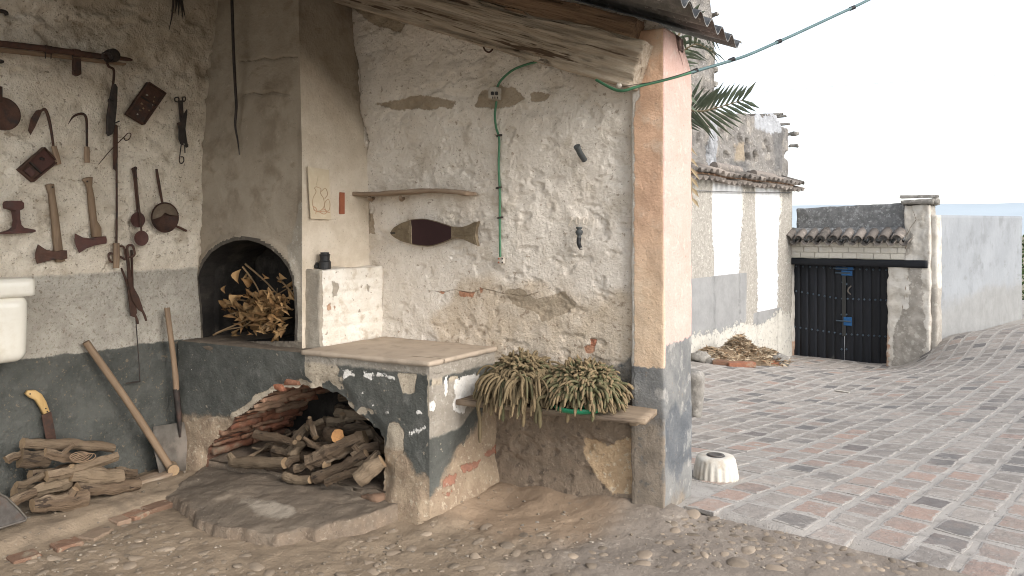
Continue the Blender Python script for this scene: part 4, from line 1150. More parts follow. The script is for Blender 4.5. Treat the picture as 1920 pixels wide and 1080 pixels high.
def tray(name, corners, label, hinge):
    c = [tw(p, .0) for p in corners]
    cen = sum(c, Vector()) / 4
    t = thing(name, label, 'tin', cen)
    v, f = prism([p + Vector((.018, 0, 0)) for p in c], NX, .016, .001); link('base_plate', v, f, 'rust', t, False)
    for i in range(4):
        a, b = c[i], c[(i + 1) % 4]; m = (a + b) / 2; d = (b - a) / 2
        inn = (cen - m).normalized() * .0035
        v, f = boxmesh(m + Vector((.024, 0, 0)) + inn, d * .995, inn, Vector((.016, 0, 0)), .001); link('rim', v, f, 'rust', t, False)
    a = c[0].lerp(c[3], hinge); b = c[1].lerp(c[2], hinge); d = (b - a) / 2
    v, f = boxmesh((a + b) / 2 + Vector((.024, 0, 0)), d * .93, (c[3] - c[0]).normalized() * .003, Vector((.009, 0, 0))); link('divider', v, f, 'iron_dark', t, False)
    return t, c
t, c = tray('rusty_tray', [Z1(985, 555), Z1(1102, 632), Z1(955, 845), Z1(835, 772)], 'tilted rusty compartment tray with chipped enamel on the tool wall', .42)
for k_ in range(9):
    a, b = random.uniform(.2, .85), random.uniform(.12, .9)
    p = c[0].lerp(c[1], a).lerp(c[3].lerp(c[2], a), b) + Vector((.019, 0, 0))
    v, f = blob(p, .003, .008 * random.uniform(.5, 1.4), .006, k_, .4, 1); link('enamel_flake', v, f, 'wood_cut' if k_ % 3 else 'white_plastic', t)
t, c = tray('lock_box', [(29, 318), (57, 342), (104, 304), (78, 276)], 'tilted rusty brown lock box below the hand hoe', .38)
p = c[0].lerp(c[1], .5).lerp(c[3].lerp(c[2], .5), .18) + Vector((.022, 0, 0))
v, f = boxmesh(p, (c[1] - c[0]) * .25, (c[3] - c[0]) * .1, (.006, 0, 0), .002); link('latch', v, f, 'rust_red', t, False)
p = c[0].lerp(c[1], .4).lerp(c[3].lerp(c[2], .4), .72) + Vector((.022, 0, 0))
v, f = blob(p, .008, .016, .009, 3, .3, 2); link('keyhole_plate', v, f, 'iron_dark', t)
v, f = prism([p_ + Vector((.021, 0, 0)) for p_ in (c[0].lerp(c[3], .45).lerp(c[1].lerp(c[2], .45), .08), c[0].lerp(c[3], .45).lerp(c[1].lerp(c[2], .45), .92), c[3].lerp(c[2], .92).lerp(c[1], .03), c[3].lerp(c[2], .08).lerp(c[0], .03))], NX, .004, .001)
link('lid', v, f, 'rust_red', t, False)
ZK = lambda x, y: (300 + x / 6.75, 160 + y / 6.75)
t = tthing('iron_shears', ZK(290, 500), 'narrow black iron shears hanging near the chimney edge', 'shears')
for s_, pts in (('ring', [ZK(230, 150), ZK(190, 160), ZK(190, 195), ZK(225, 210), ZK(240, 180), ZK(230, 150)]), ('ring', [ZK(290, 150), ZK(318, 150), ZK(320, 185), ZK(300, 205), ZK(285, 180), ZK(290, 150)])):
    rod(s_, pts, .0045, 'iron_dark', t, .03, 6)
plate('blade', [ZK(235, 190), ZK(290, 190), ZK(305, 380), ZK(345, 700), ZK(362, 780), ZK(335, 790), ZK(300, 700), ZK(258, 480)], .034, .007, 'iron_dark', t)
plate('blade', [ZK(345, 300), ZK(348, 350), ZK(330, 520), ZK(300, 760), ZK(262, 740), ZK(240, 680), ZK(240, 560), ZK(222, 475), ZK(262, 460), ZK(305, 360)], .042, .007, 'iron_dark', t)
rod('tang', [ZK(270, 740), ZK(252, 880), ZK(245, 960), ZK(270, 990), ZK(300, 960), ZK(295, 910), ZK(262, 905)], .004, 'iron_dark', t, .03, 6)
rod('tang', [ZK(312, 750), ZK(316, 855)], .004, 'iron_dark', t, .03, 6, 0)
t = tthing('rail_section', Z2(120, 560), 'cut slice of rusty red railway rail with I profile', 'rail slice')
plate('profile', [Z2(*p) for p in ((50, 368), (58, 352), (80, 346), (150, 348), (165, 362), (166, 392), (158, 404), (138, 412), (140, 470), (148, 510), (165, 528), (243, 543), (244, 556), (225, 562), (140, 568), (22, 573), (20, 562), (85, 545), (112, 525), (118, 480), (108, 415), (90, 408), (54, 398))], .075, .055, 'rust_red', t, .003)
for nm, hd, hp, lab in (
    ('axe', ((455, 682), (458, 738), (420, 745), (385, 742), (330, 755), (262, 774), (250, 735), (250, 700), (268, 641), (320, 678), (380, 690), (420, 680)),
     ((318, 238), (345, 230), (371, 233), (376, 290), (400, 440), (430, 680), (445, 755), (415, 764), (387, 760), (375, 680), (355, 450), (338, 300)), 'axe with long straight brown handle hung beside the rail slice'),
    ('axe', ((720, 587), (724, 612), (722, 636), (680, 642), (640, 650), (590, 670), (548, 699), (526, 655), (516, 612), (519, 568), (570, 595), (620, 601), (680, 590)),
     ((564, 206), (580, 192), (602, 186), (631, 187), (628, 250), (645, 330), (660, 480), (690, 530), (691, 592), (630, 592), (622, 500), (610, 400), (600, 270), (585, 225)), 'axe with curved fawn foot handle and red painted head')):
    t = tthing(nm, Z2(hp[0][0] + 40, 480), lab, 'axe')
    v, f = prism([tw(Z2(*p), .040) for p in hp], NX, .026, .007)
    link('handle', v, f, 'handle_wood', t, True, grain=[(p[0], p[1], p[2]) for p in v])
    n_ = len(hd); v, f = prism([tw(Z2(*p), .048) for p in hd], NX, .040, .004)
    vv = np.array([tuple(q) for q in v]); ys = vv[:, 1]; k_ = (ys - ys.min()) / (ys.max() - ys.min())
    k_ = np.clip(k_ * 1.5, .12, 1)
    vv[:, 0] = (TWX + .028) + (vv[:, 0] - TWX - .028) * k_
    link('head', vv, f, 'rust_red' if 'red' in lab else 'rust', t, False)
    cc = tw(Z2(hp[1][0] + 10, hp[1][1] + 25), .0425)
    v, f = lathe([(.0, -.001), (.0055, -.001), (.0055, .0005), (.0, .0008)], 12, cc, 'X'); link('hang_hole', v, f, 'iron_dark', t)
    e = hd[4:7] if nm == 'axe' else hd
t = tthing('roasting_spit', Z2(790, 400), 'long thin iron spit with pale wooden grip at its lower end', 'spit')
plate('flat_bar', [Z1(770, 850), Z1(785, 838), Z1(797, 850), Z1(797, 1060), Z2(783, 145), Z2(768, 130), Z1(768, 1000)], .030, .008, 'rust', t)
rod('rod', [Z2(786, 60), Z2(788, 400), Z2(786, 650)], .0065, 'rust', t, .03)
rod('grip', [Z2(786, 632), Z2(786, 720), Z2(784, 802)], [.0175, .019, .0175], 'handle_wood', t, .034, 12)
t = tthing('skewer', Z2(720, 40), 'thin iron skewer with a loop end crossing the spit', 'skewer')
rod('pin', [Z1(665, 1110), Z1(750, 1010), Z1(838, 925), Z1(862, 900), Z1(884, 905), Z1(872, 938), Z1(848, 948), Z1(836, 930)], [.002, .003, .003, .003, .003, .003, .003, .003], 'rust', t, .045, 6)
rod('nail', [Z1(778, 830), Z1(805, 818)], .004, 'iron_dark', t, [.01, .06], 6, 0)
for pts, cxy, lab, off in (([(898, 135), (912, 250), (928, 435)], (926, 476), 'rusty skimmer ladle with shorter handle, behind the longer one', .034),
                           ([(912, 128), (928, 300), (945, 450), (955, 560)], (950, 600), 'rusty skimmer ladle with longer handle hanging in front', .054)):
    t = tthing('ladle', Z2(*pts[0]), lab, 'ladle')
    rod('handle', [Z2(*p) for p in pts], [.008] + [.006] * (len(pts) - 1), 'rust', t, off)
    c = tw(Z2(*cxy), off)
    v, f = lathe([(.0, -.012), (.030, -.008), (.046, .004), (.048, .008), (.044, .007), (.028, -.003), (.0, -.007)], 24, c, 'X'); link('bowl', v, f, 'rust_red', t)
    v, f = lathe([(.0, -.004), (.010, -.004), (.012, .004), (.0, .006)], 10, tw(Z2(*pts[0]), off), 'X'); link('eye', v, f, 'rust', t)
t = tthing('frying_pan', Z2(1085, 460), 'round dark frying pan with brown rim and thin long handle', 'pan')
rod('handle', [Z2(1056, 132), Z2(1070, 220), Z2(1096, 362)], [.008, .0095, .007], 'rust', t, .03)
c = tw(Z2(1085, 460), .012)
v, f = lathe([(.0, .012), (.070, .012), (.094, .040), (.098, .048), (.094, .049), (.089, .040), (.066, .018), (.0, .018)], 36, c, 'X'); link('bowl', v, f, 'rust', t)
P_ = [Vector((c.x + .050, c.y + .088 * math.cos(a_), c.z + .088 * math.sin(a_))) for a_ in np.linspace(.15, 3.3, 16)]
P_ += [Vector((c.x + .050, c.y + .088 * math.cos(3.3) + q_[0], c.z + .088 * math.sin(3.3) + q_[1])) for q_ in ((.03, .008), (.06, .02), (.085, .045), (.12, .03))]
v, f = prism(P_, NX, .003, .0008); link('lid_plate', v, f, 'shovel_brown', t, False)
rod('side_handle', [Z2(1165, 508), Z2(1210, 528), Z2(1258, 550)], [.006, .0085, .008], 'rust', t, .035)
rod('spike', [Z2(1150, 422), Z2(1206, 434)], [.006, .003], 'iron_dark', t, .045, 6, 0)
ZT = lambda x, y: (180 + x / 3.483, 420 + y / 3.483)
t = tthing('fire_tongs', ZT(230, 400), 'crossed rusty fire tongs with looped handles hanging at the chimney side', 'tongs')
rod('looped_handle', [ZT(210, 215), ZT(205, 150), ZT(222, 138), ZT(240, 145), ZT(252, 190), ZT(240, 212), ZT(210, 215)], .0075, 'rust', t, .04)
rod('looped_handle', [ZT(155, 145), ZT(180, 150), ZT(190, 190), ZT(192, 230), ZT(160, 215), ZT(95, 190), ZT(82, 210), ZT(92, 240), ZT(110, 250)], .0065, 'rust', t, .025)
plate('arm', [ZT(198, 160), ZT(212, 160), ZT(240, 400), ZT(280, 470), ZT(308, 550), ZT(300, 575), ZT(280, 560), ZT(240, 500), ZT(212, 380)], .045, .010, 'rust', t)
plate('arm', [ZT(230, 170), ZT(242, 170), ZT(248, 420), ZT(262, 520), ZT(270, 580), ZT(255, 610), ZT(230, 600), ZT(205, 400), ZT(165, 290), ZT(172, 285), ZT(205, 360), ZT(236, 380)], .032, .010, 'rust', t)
rod('jaw', [ZT(300, 560), ZT(318, 600), ZT(328, 632)], [.007, .008, .007], 'rust', t, .04)
rod('jaw', [ZT(255, 595), ZT(268, 625), ZT(274, 652)], [.007, .008, .007], 'rust', t, .03)
t = tthing('poker', ZT(275, 900), 'thin iron poker with a turned foot against the dark base band', 'poker')
rod('shaft', [ZT(252, 480), ZT(262, 650), ZT(280, 900), ZT(287, 1030)], .0035, 'iron_dark', t, .022, 6)
rod('foot', [ZT(287, 1028), ZT(240, 1035), ZT(195, 1040)], [.004, .005, .003], 'iron_dark', t, .022, 6)
# long black cord down the chimney
b = MB(); P = [onY(u, v, CHY - .02) for u, v in ((434, -25), (436, 40), (438, 100), (441, 160), (443, 200), (441, 235), (446, 265), (449, 290))]
b.tube(spline(P, 4), list(np.interp(range(29), [0, 18, 28], [.0105, .009, .003])), 7)
tag(b.build('hanging_cord', 'iron_dark'), 'frayed black cord hanging down the front of the chimney', 'cord')
# white basin on the tool wall
bs_ = thing('wash_basin', 'white glazed ceramic basin with rolled rim fixed to the tool wall', 'basin', (TWX + .14, 1.8, .88))
def sbox(x0, x1, y0, y1, z0, z1, r, taper=0.0):
    v, f = rough_box(x0, x1, y0, y1, z0, z1, .022, 0, 1, 0, r)
    if taper: 
        t_ = (z1 - v[:, 2]) / (z1 - z0); c = (y0 + y1) / 2
        v[:, 1] = c + (v[:, 1] - c) * (1 - taper * t_ ** 2); v[:, 0] = x0 + (v[:, 0] - x0) * (1 - taper * t_ ** 2)
    return v, f
v, f = sbox(TWX + .015, TWX + .26, 1.56, 2.055, .882, 1.235, .055, .03); link('bowl', v, f, 'ceramic', bs_)
v, f = sbox(TWX + .012, TWX + .275, 1.545, 2.072, 1.225, 1.322, .016); link('rim', v, f, 'ceramic', bs_)

# ------------------------------------------------------------------ things standing by the tool wall
t = thing('shovel', 'square mouthed shovel with wooden shaft leaning upright in the corner', 'shovel', (-4.42, 3.0, .05))
top = tw((313, 577), .05); bot = onX(338, 800, -4.44); tip = onX(338, 880, -4.40)
b = MB(); b.tube(spline([top, top.lerp(bot, .5) + Vector((.01, 0, 0)), top.lerp(bot, .72)], 5), [.017] * 6 + [.019] * 5, 10); b.build('shaft', 'handle_wood', t)
b = MB(); b.tube([top.lerp(bot, .68), top.lerp(bot, .9), bot.lerp(tip, .25)], [.021, .018, .006], 10); b.build('socket', 'iron_dark', t)
V = []; F = []
cl = [(288, 800), (286, 830), (293, 862), (300, 893)]; cr = [(371, 787), (379, 815), (384, 845), (388, 873)]
for i in range(4):
    for j in range(9):
        s_ = j / 8; u = cl[i][0] + (cr[i][0] - cl[i][0]) * s_; vv_ = cl[i][1] + (cr[i][1] - cl[i][1]) * s_
        p = onX(u, vv_, -4.44 + .05 * (i / 3) - .018 * math.sin(math.pi * s_)); V.append(p)
n_ = len(V); V += [p - Vector((.003, 0, 0)) for p in V]
for i in range(3):
    for j in range(8):
        a = i * 9 + j; F.append((a, a + 9, a + 10, a + 1)); F.append((n_ + a, n_ + a + 1, n_ + a + 10, n_ + a + 9))
ring = list(range(9)) + [17, 26] + list(range(35, 26, -1)) + [18, 9]
for i in range(len(ring)):
    a, c_ = ring[i], ring[(i + 1) % len(ring)]; F.append((a, c_, n_ + c_, n_ + a))
link('blade', V, F, 'shovel_steel', t)
t = thing('long_mallet', 'long wooden handled mallet leaning across the dark painted band', 'mallet', (-4.40, 2.95, .05))
a = tw((161, 641), .04); c = onX(320, 890, -4.38); c.z = floor_z(c.x, c.y) + .04
b = MB(); b.tube(spline([a, a.lerp(c, .5) + Vector((.015, 0, .004)), c], 6), [.021] * 7 + [.023] * 6, 12, cap=True); b.build('handle', ['handle_wood', 'wood_cut'], t)
b = MB(); c2 = onX(327, 905, -4.38); m = onX(322, 896, -4.38); m.z = floor_z(m.x, m.y) + .036
b.tube([m + Vector((.05, -.02, -.0)), m + Vector((-.035, .02, .0))], [.034, .036], 14, cap=True); b.build('head', ['bark', 'wood_cut'], t)
t = tthing('pruning_saw', Z3(190, 480), 'pruning saw with curved yellow wooden handle behind the firewood', 'saw')
plate('blade', [Z3(*p) for p in ((162, 455), (200, 440), (212, 500), (224, 570), (215, 600), (190, 590), (178, 540))], .03, .003, 'rust', t)
v, f = prism([tw(Z3(*p), .042) for p in ((103, 372), (112, 358), (140, 356), (165, 372), (182, 400), (196, 440), (172, 452), (160, 425), (140, 395), (118, 386))], NX, .026, .006)
link('handle', v, f, 'handle_yellow', t, True, grain=[tuple(p) for p in v])
for p in ((117, 371), (178, 428), (184, 440)):
    v, f = lathe([(.0, 0), (.0042, 0), (.0042, .002), (.0, .0025)], 10, tw(Z3(*p), .043), 'X'); link('rivet', v, f, 'iron_dark', t)
# firewood: each log is its own thing
def log(pts, radii, label, group=None, mat=('bark', 'wood_cut'), n=11, seed=0, knots=True, forks=()):
    P = spline(pts, 7); m = len(P)
    R = list(np.interp(np.linspace(0, len(radii) - 1, m), range(len(radii)), radii))
    rs = random.Random(seed)
    split = rs.random() < .42 and 'orange' not in label and 'dark log end' not in label
    if split: n = rs.choice((5, 5, 6)); R = [q * 1.12 for q in R]
    v, f, g, mi = tubemesh(P, R, n)
    off = rs.random() * 50
    vv = []
    for i, p in enumerate(v):
        k_ = min(i // n, m - 1) if i < m * n else (0 if i < (m + 1) * n else m - 1)
        c_ = P[k_]; d = Vector(p) - c_
        q = 1 + .34 * noise.fractal(Vector(p) * 15 + Vector((off, 0, 0)), 1, 2, 3) + .10 * noise.noise(Vector(p) * 45)
        vv.append(c_ + d * q)
    b = MB(); b.add(vv, f, g, mi=mi)
    for (ti, dvec, L, r) in forks:
        c_ = P[int(ti * (m - 1))]; e = c_ + Vector(dvec).normalized() * L
        b.tube([c_, c_.lerp(e, .6), e], [r * 1.2, r, r * .85], 8, cap=True)
    o = b.build('firewood_log', list(mat), None, not split)
    return tag(o, label, 'log', group)
GP1 = 'firewood logs heaped by the tool wall'
def zl(p, off): return onX(*Z3(*p), TWX + off)
for k_, (a, c, off, ra, lab, fk) in enumerate((
    ((88, 568), (440, 582), .12, (.030, .027, .033, .026), 'long pale log lying across the top of the heap below the saw', ()),
    ((20, 628), (95, 602), .14, (.020, .022), 'thin log end poking out left of the heap below the saw', ()),
    ((78, 622), (185, 628), .16, (.045, .042), 'short dark split log near the top of the heap below the saw', ()),
    ((172, 598), (335, 628), .19, (.022, .030, .020), 'forked tan branch on the heap below the saw', ((.5, (0.02, .06, .05), .09, .014),)),
    ((186, 694), (456, 612), .24, (.030, .029, .027), 'smooth straight pale log slanting across the front of the heap', ()),
    ((278, 682), (470, 692), .23, (.042, .052, .046), 'thick knotty log with a bulging end in the middle of the heap', ((.1, (.02, -.03, .06), .06, .02),)),
    ((58, 722), (165, 684), .20, (.019, .02), 'thin pale stick end on the left side of the heap', ()),
    ((126, 758), (275, 708), .20, (.034, .03), 'grey log tucked under the slanting pale log', ()),
    ((455, 675), (527, 682), .19, (.028, .026), 'short log end sticking out right of the heap', ()),
    ((132, 822), (330, 790), .29, (.043, .045, .05), 'fat gnarled log at the front foot of the heap', ((.8, (.03, .03, .06), .08, .024),)),
    ((300, 775), (540, 745), .27, (.042, .036, .034), 'peeling grey brown log at the foot of the heap, right of the gnarled one', ()),
    ((45, 800), (135, 752), .20, (.028, .026), 'dark log at the left foot of the heap', ()),
    ((230, 730), (400, 735), .15, (.036, .034), 'hidden supporting log inside the heap below the saw', ()),
    ((110, 690), (290, 660), .12, (.034, .032), 'dark inner log under the top of the heap below the saw', ()),
    ((60, 780), (300, 770), .12, (.04, .04), 'bottom log of the heap touching the tool wall', ()))):
    p, q = zl(a, off), zl(c, off)
    p.x += random.uniform(-.02, .02); mid = p.lerp(q, .5) + Vector((random.uniform(-.01, .01), 0, random.uniform(-.012, .012)))
    lo = min(p.z - ra[0], q.z - ra[-1])
    fl_ = floor_z(mid.x, mid.y)
    if lo < fl_: dz = fl_ - lo - .008; p.z += dz; q.z += dz; mid.z += dz
    log([p, p.lerp(mid, .5) + Vector((0, 0, random.uniform(-.006, .006))), mid, q], ra, lab, GP1, seed=k_, forks=fk)
b = MB()
for i in range(4):
    c = zl((305 + i * 8, 612 + i * 3), .27)
    P = [c + Vector((.01 * math.sin(k * 2 + i), .048 * math.cos(k * .9 + i) * (1 + .12 * i), .020 * math.sin(k * .9 + i))) for k in range(8)]
    b.tube(spline(P, 3), .0022, 5)
tag(b.build('wire_coil', 'handle_wood'), 'loose loops of pale wire lying on the firewood heap', 'wire')
# thin scrap sheet at the left
v, f = prism([onX(*Z3(*p), TWX + .36) for p in ((-60, 742), (0, 760), (25, 773), (70, 815), (103, 852), (100, 864), (0, 893), (-60, 905))], (1, 0, .2), .006, .002)
t = thing('scrap_sheet', 'dark curved scrap sheet with pale worn rim lying left of the firewood', 'sheet', (TWX + .36, 1.95, 0))
link('sheet', v, f, 'steel_grey', t, False)
b = MB(); b.tube([onX(*Z3(*p), TWX + .365) for p in ((-60, 742), (0, 760), (25, 773), (70, 815), (103, 852), (100, 864), (0, 893), (-60, 905))], .005, 6); b.build('rim', 'shovel_steel', t)
# flat board below the mallet
a, c = onX(*Z3(470, 725), TWX + .14), onX(*Z3(655, 722), TWX + .16)
m = (a + c) / 2; z_ = floor_z(m.x, m.y)
v, f = rough_box(m.x - .05, m.x + .07, a.y, c.y, z_ - .004, z_ + .022, .02, .006, 9, 3, .005)
tag(link('floor_board', v, f, 'wood_shelf', grain=v[:, [0, 2, 1]]), 'short grey board lying on the floor under the mallet head', 'board')

# firewood in the niche
Z5 = lambda x, y: (340 + x / 2.348, 620 + y / 2.348)
GP2 = 'gnarled branches stored in the niche'
def nz(p, yy): return onY(*Z5(*p), yy)
NL = 'gnarled unforked branch in the middle of the niche pile'
spec = [((222, 592), (455, 592), 3.10, 3.12, (.030, .034, .030), 'stout smooth log lying along the left front of the niche', ((.08, (-.05, -.01, .05), .07, .022),)),
        ((560, 580), (810, 470), 3.16, 3.32, (.052, .050, .046), 'thick bark covered log in the middle of the niche', ()),
        ((585, 652), (815, 540), 3.12, 3.24, (.034, .034, .030), 'lichen spotted log slanting across the front of the niche', ()),
        ((640, 668), (780, 620), 3.10, 3.14, (.022, .022), 'pale split stick at the front of the niche', ()),
        ((775, 655), (885, 575), 3.09, 3.17, (.045, .046, .04), 'cracked dark log end at the right mouth of the niche', ()),
        ((690, 600), (860, 575), 3.20, 3.24, (.022, .02), 'flat tan split piece above the slanting logs', ()),
        ((455, 640), (570, 655), 3.10, 3.10, (.028, .024), 'reddish chip of wood at the foot of the niche pile', ()),
        ((640, 455), (690, 466), 3.45, 3.24, (.045, .043), 'log with freshly cut orange end facing out of the niche', ())]
inner = [((480, 540), (560, 420), 3.30, 3.42, .030), ((550, 430), (625, 395), 3.36, 3.45, .020), ((590, 470), (560, 400), 3.30, 3.36, .020), ((500, 610), (585, 570), 3.15, 3.2, .022),
         ((480, 560), (530, 500), 3.22, 3.34, .026), ((420, 545), (500, 470), 3.28, 3.40, .016), ((270, 575), (480, 455), 3.20, 3.55, .012), ((290, 560), (500, 440), 3.24, 3.6, .010),
         ((600, 520), (700, 500), 3.34, 3.40, .026), ((700, 520), (840, 450), 3.32, 3.45, .034), ((760, 560), (870, 500), 3.22, 3.32, .030), ((510, 470), (650, 430), 3.45, 3.52, .035),
         ((560, 500), (640, 540), 3.24, 3.28, .018), ((460, 590), (520, 560), 3.14, 3.2, .024), ((640, 590), (560, 560), 3.2, 3.25, .028), ((720, 440), (830, 430), 3.42, 3.5, .03), ((640, 400), (760, 380), 3.5, 3.6, .03), ((820, 600), (870, 540), 3.2, 3.28, .03)]
for k_, (a, c, y0_, y1_, ra, lab, fk) in enumerate(spec):
    p, q = nz(a, y0_), nz(c, y1_); m = p.lerp(q, .5) + Vector((0, 0, random.uniform(-.012, .012)))
    lo = min(p.z, q.z) - max(ra)
    if lo < .09: p.z += .09 - lo; q.z += .09 - lo; m.z += .09 - lo
    log([p, m, q], ra, lab, GP2, seed=40 + k_, forks=fk, mat=('bark', 'wood_cut_orange' if 'orange' in lab else 'wood_cut'))
for k_, (a, c, y0_, y1_, r) in enumerate(inner):
    p, q = nz(a, y0_), nz(c, y1_); L = (q - p).length
    m = p.lerp(q, .5) + Vector((random.uniform(-.1, .1) * L, 0, random.uniform(-.12, .12) * L))
    fk = [(random.uniform(.3, .9), (random.uniform(-1, 1), -.4, random.uniform(0, 1)), random.uniform(.04, .09), r * .7)] if k_ % 2 == 0 else []
    log([p, p.lerp(m, .6), m, q], (r * 1.1, r, r * .85), ('thin bare stick lying among the branches in the arched niche' if r < .018 else 'forked gnarled branch in the middle of the niche pile' if fk else NL), GP2, seed=80 + k_, forks=fk, n=9)
# filler branches low at the back of the niche
for k_ in range(10):
    x = random.uniform(-3.6, -3.0); y = random.uniform(3.48, 3.7); z = .30 + random.uniform(0, .2)
    a = random.uniform(-.7, .7); L = random.uniform(.12, .2)
    d = Vector((math.cos(a), math.sin(a) * .4, random.uniform(-.25, .25))) * L
    c = Vector((x, y, z)); r = random.uniform(.02, .034)
    log([c - d, c + Vector((0, 0, random.uniform(-.03, .03))), c + d], (r, r, r * .85), 'dark branch on top of the shadowed back of the niche pile', GP2, seed=160 + k_, n=8)
for k_ in range(12):
    x = random.uniform(-3.95, -2.95); y = random.uniform(3.3, 3.68); z = .15 + random.uniform(0, .16)
    a = random.uniform(-.7, .7); L = random.uniform(.14, .24)
    d = Vector((math.cos(a), math.sin(a) * .6, random.uniform(-.15, .15))) * L
    c = Vector((x, y, z)); r = random.uniform(.022, .036)
    log([c - d, c + Vector((0, 0, random.uniform(-.02, .02))), c + d], (r, r, r * .85), 'dark branch low at the shadowed back of the niche pile', GP2, seed=120 + k_, n=8)

# dry leafy branches in the hearth
hb = thing('dry_branches', 'heap of dry curled brown leaves on cut branches inside the arched hearth', 'branches', (-3.9, 3.4, .86))
def leaf_mesh(c, d, up, L, W, curl):
    d = Vector(d).normalized(); up = Vector(up); s_ = d.cross(up)
    s_ = s_.normalized() if s_.length > 1e-5 else d.orthogonal().normalized(); up = s_.cross(d)
    V = []; prof = (.08, .55, .92, 1.0, .75, .35, .03)
    for i, w in enumerate(prof):
        t_ = i / 6; q = Vector(c) + d * (L * t_) + up * (curl * L * math.sin(t_ * 2.4) - curl * .5 * L * t_ * t_)
        tw_ = random.uniform(-.1, .1)
        for j in (-1, -.5, 0, .5, 1):
            V.append(q + s_ * (j * w * W) + up * (abs(j) ** 1.5 * W * w * (.55 + curl) + tw_ * j * W))
    F = [(i * 5 + j, i * 5 + j + 1, i * 5 + j + 6, i * 5 + j + 5) for i in range(6) for j in range(4)]
    return V, F
def hp(u, v, yy): return onY(u, v, yy)
twigs = [[(400, 628, 3.20), (425, 618, 3.22), (455, 612, 3.26), (480, 596, 3.32)], [(405, 625, 3.19), (450, 605, 3.24), (478, 590, 3.3)],
         [(455, 500, 3.30), (470, 520, 3.32), (485, 545, 3.36), (500, 590, 3.36)], [(520, 520, 3.32), (540, 540, 3.3), (556, 560, 3.3)],
         [(490, 615, 3.24), (520, 590, 3.3), (545, 560, 3.36)], [(460, 495, 3.34), (500, 530, 3.36), (540, 575, 3.36)], [(440, 560, 3.36), (490, 570, 3.38), (550, 580, 3.32)], [(430, 590, 3.30), (480, 575, 3.36), (540, 540, 3.38)], [(500, 620, 3.22), (515, 585, 3.34), (520, 540, 3.40)]]
for tw_ in twigs:
    b = MB(); P = spline([hp(*p) for p in tw_], 4); b.tube(P, list(np.linspace(.007, .0035, len(P))), 6); b.build('twig', 'dry_twig', hb)
traced = [((452, 505), (.1, -.2, -1), .10, .034), ((498, 523), (.9, -.2, .1), .06, .028), ((424, 535), (.3, -.3, -1), .06, .022), ((482, 545), (.0, -.3, -1), .06, .016), ((440, 562), (-.1, -.3, -1), .07, .022),
          ((480, 580), (.3, -.4, -.7), .07, .03), ((505, 585), (-.1, -.3, -1), .08, .026), ((527, 598), (.0, -.4, -1), .09, .018), ((490, 620), (.2, -.5, -.3), .06, .026), ((522, 618), (.5, -.4, -.3), .06, .024), ((535, 620), (.1, -.5, -.5), .06, .022), ((470, 626), (.9, -.3, .0), .06, .02)]
for (u, v_), d, L, W in traced:
    V, F = leaf_mesh(hp(u, v_, 3.27 if v_ > 600 else 3.31), d, (random.uniform(-.4, .4), -1, .3), L, W * .85, random.uniform(.1, .5)); link('leaf', V, F, 'dry_leaf', hb)
for k_ in range(165):
    u = random.triangular(432, 556, 512); v_ = random.triangular(525, 622, 592)
    if v_ < 560 and random.random() < .5: continue
    c = hp(u, v_, random.uniform(3.27, 3.42)); c.z = max(c.z, .90)
    d = (random.uniform(-1, 1), random.uniform(-.8, .2), random.uniform(-1, .5))
    V, F = leaf_mesh(c, d, (random.uniform(-1, 1), -1, random.uniform(-.3, 1)), random.uniform(.045, .085), random.uniform(.02, .034), random.uniform(.1, 1.2)); link('leaf', V, F, 'dry_leaf', hb)

# ------------------------------------------------------------------ back wall objects
ZF = lambda x, y: (560 + x / 3.6, 300 + y / 3.6)
NY = (0, -1, 0)
def bp(uv, off=.03): return onY(uv[0], uv[1], BWY - off)
def bplate(name, pts, off, th, mat, parent=None, bev=.003, smooth=False):
    v, f = prism([bp(p, off) for p in pts], NY, th, bev); return link(name, v, f, mat, parent, smooth, grain=[tuple(p) for p in v])
fish = thing('fish_mirror', 'fish shaped wall plaque with bronze head and tail and dark glass body', 'plaque', bp(ZF(880, 580), .03))
top_ = [(755, 405), (800, 400), (850, 399), (920, 413), (985, 434), (1030, 449)]; bot_ = [(1030, 533), (960, 562), (880, 581), (810, 576), (762, 567)]
bplate('body', [ZF(x, y) for x, y in top_ + bot_], .040, .020, 'fish_panel', fish, .0015)
v, f = prism([bp(ZF(x, y), .043) for x, y in ((617, 492), (622, 478), (640, 455), (690, 425), (755, 404), (760, 450), (762, 520), (763, 569), (690, 549), (640, 521), (622, 505))], NY, .022, .003); head = link('head', v, f, 'fish_metal', fish, False)
v, f = prism([bp(ZF(x, y), .044) for x, y in ((618, 487), (650, 487), (652, 499), (620, 500))], NY, .004); link('mouth', v, f, 'iron_dark', head, False)
v, f = lathe([(.0, 0), (.010, 0), (.010, .003), (.004, .006), (.0, .006)], 14, bp(ZF(680, 462), .043), 'Y'); link('eye', v, f, 'fish_metal', head)
for q in (((655, 512), (690, 520), (720, 528)), ((725, 480), (735, 470), (742, 480), (738, 500), (726, 500)), ((745, 410), (750, 480), (750, 560))):
    b = MB(); b.tube(spline([bp(ZF(*p), .045) for p in q], 4), .0025, 6); b.build('gill_line', 'fish_metal', head)
v, f = prism([bp(ZF(x, y), .043) for x, y in ((1028, 448), (1065, 452), (1100, 452), (1140, 440), (1180, 421), (1213, 413), (1200, 455), (1194, 500), (1200, 545), (1209, 580), (1160, 560), (1110, 536), (1060, 529), (1028, 533))], NY, .022, .003); tail = link('tail', v, f, 'fish_metal', fish, False)
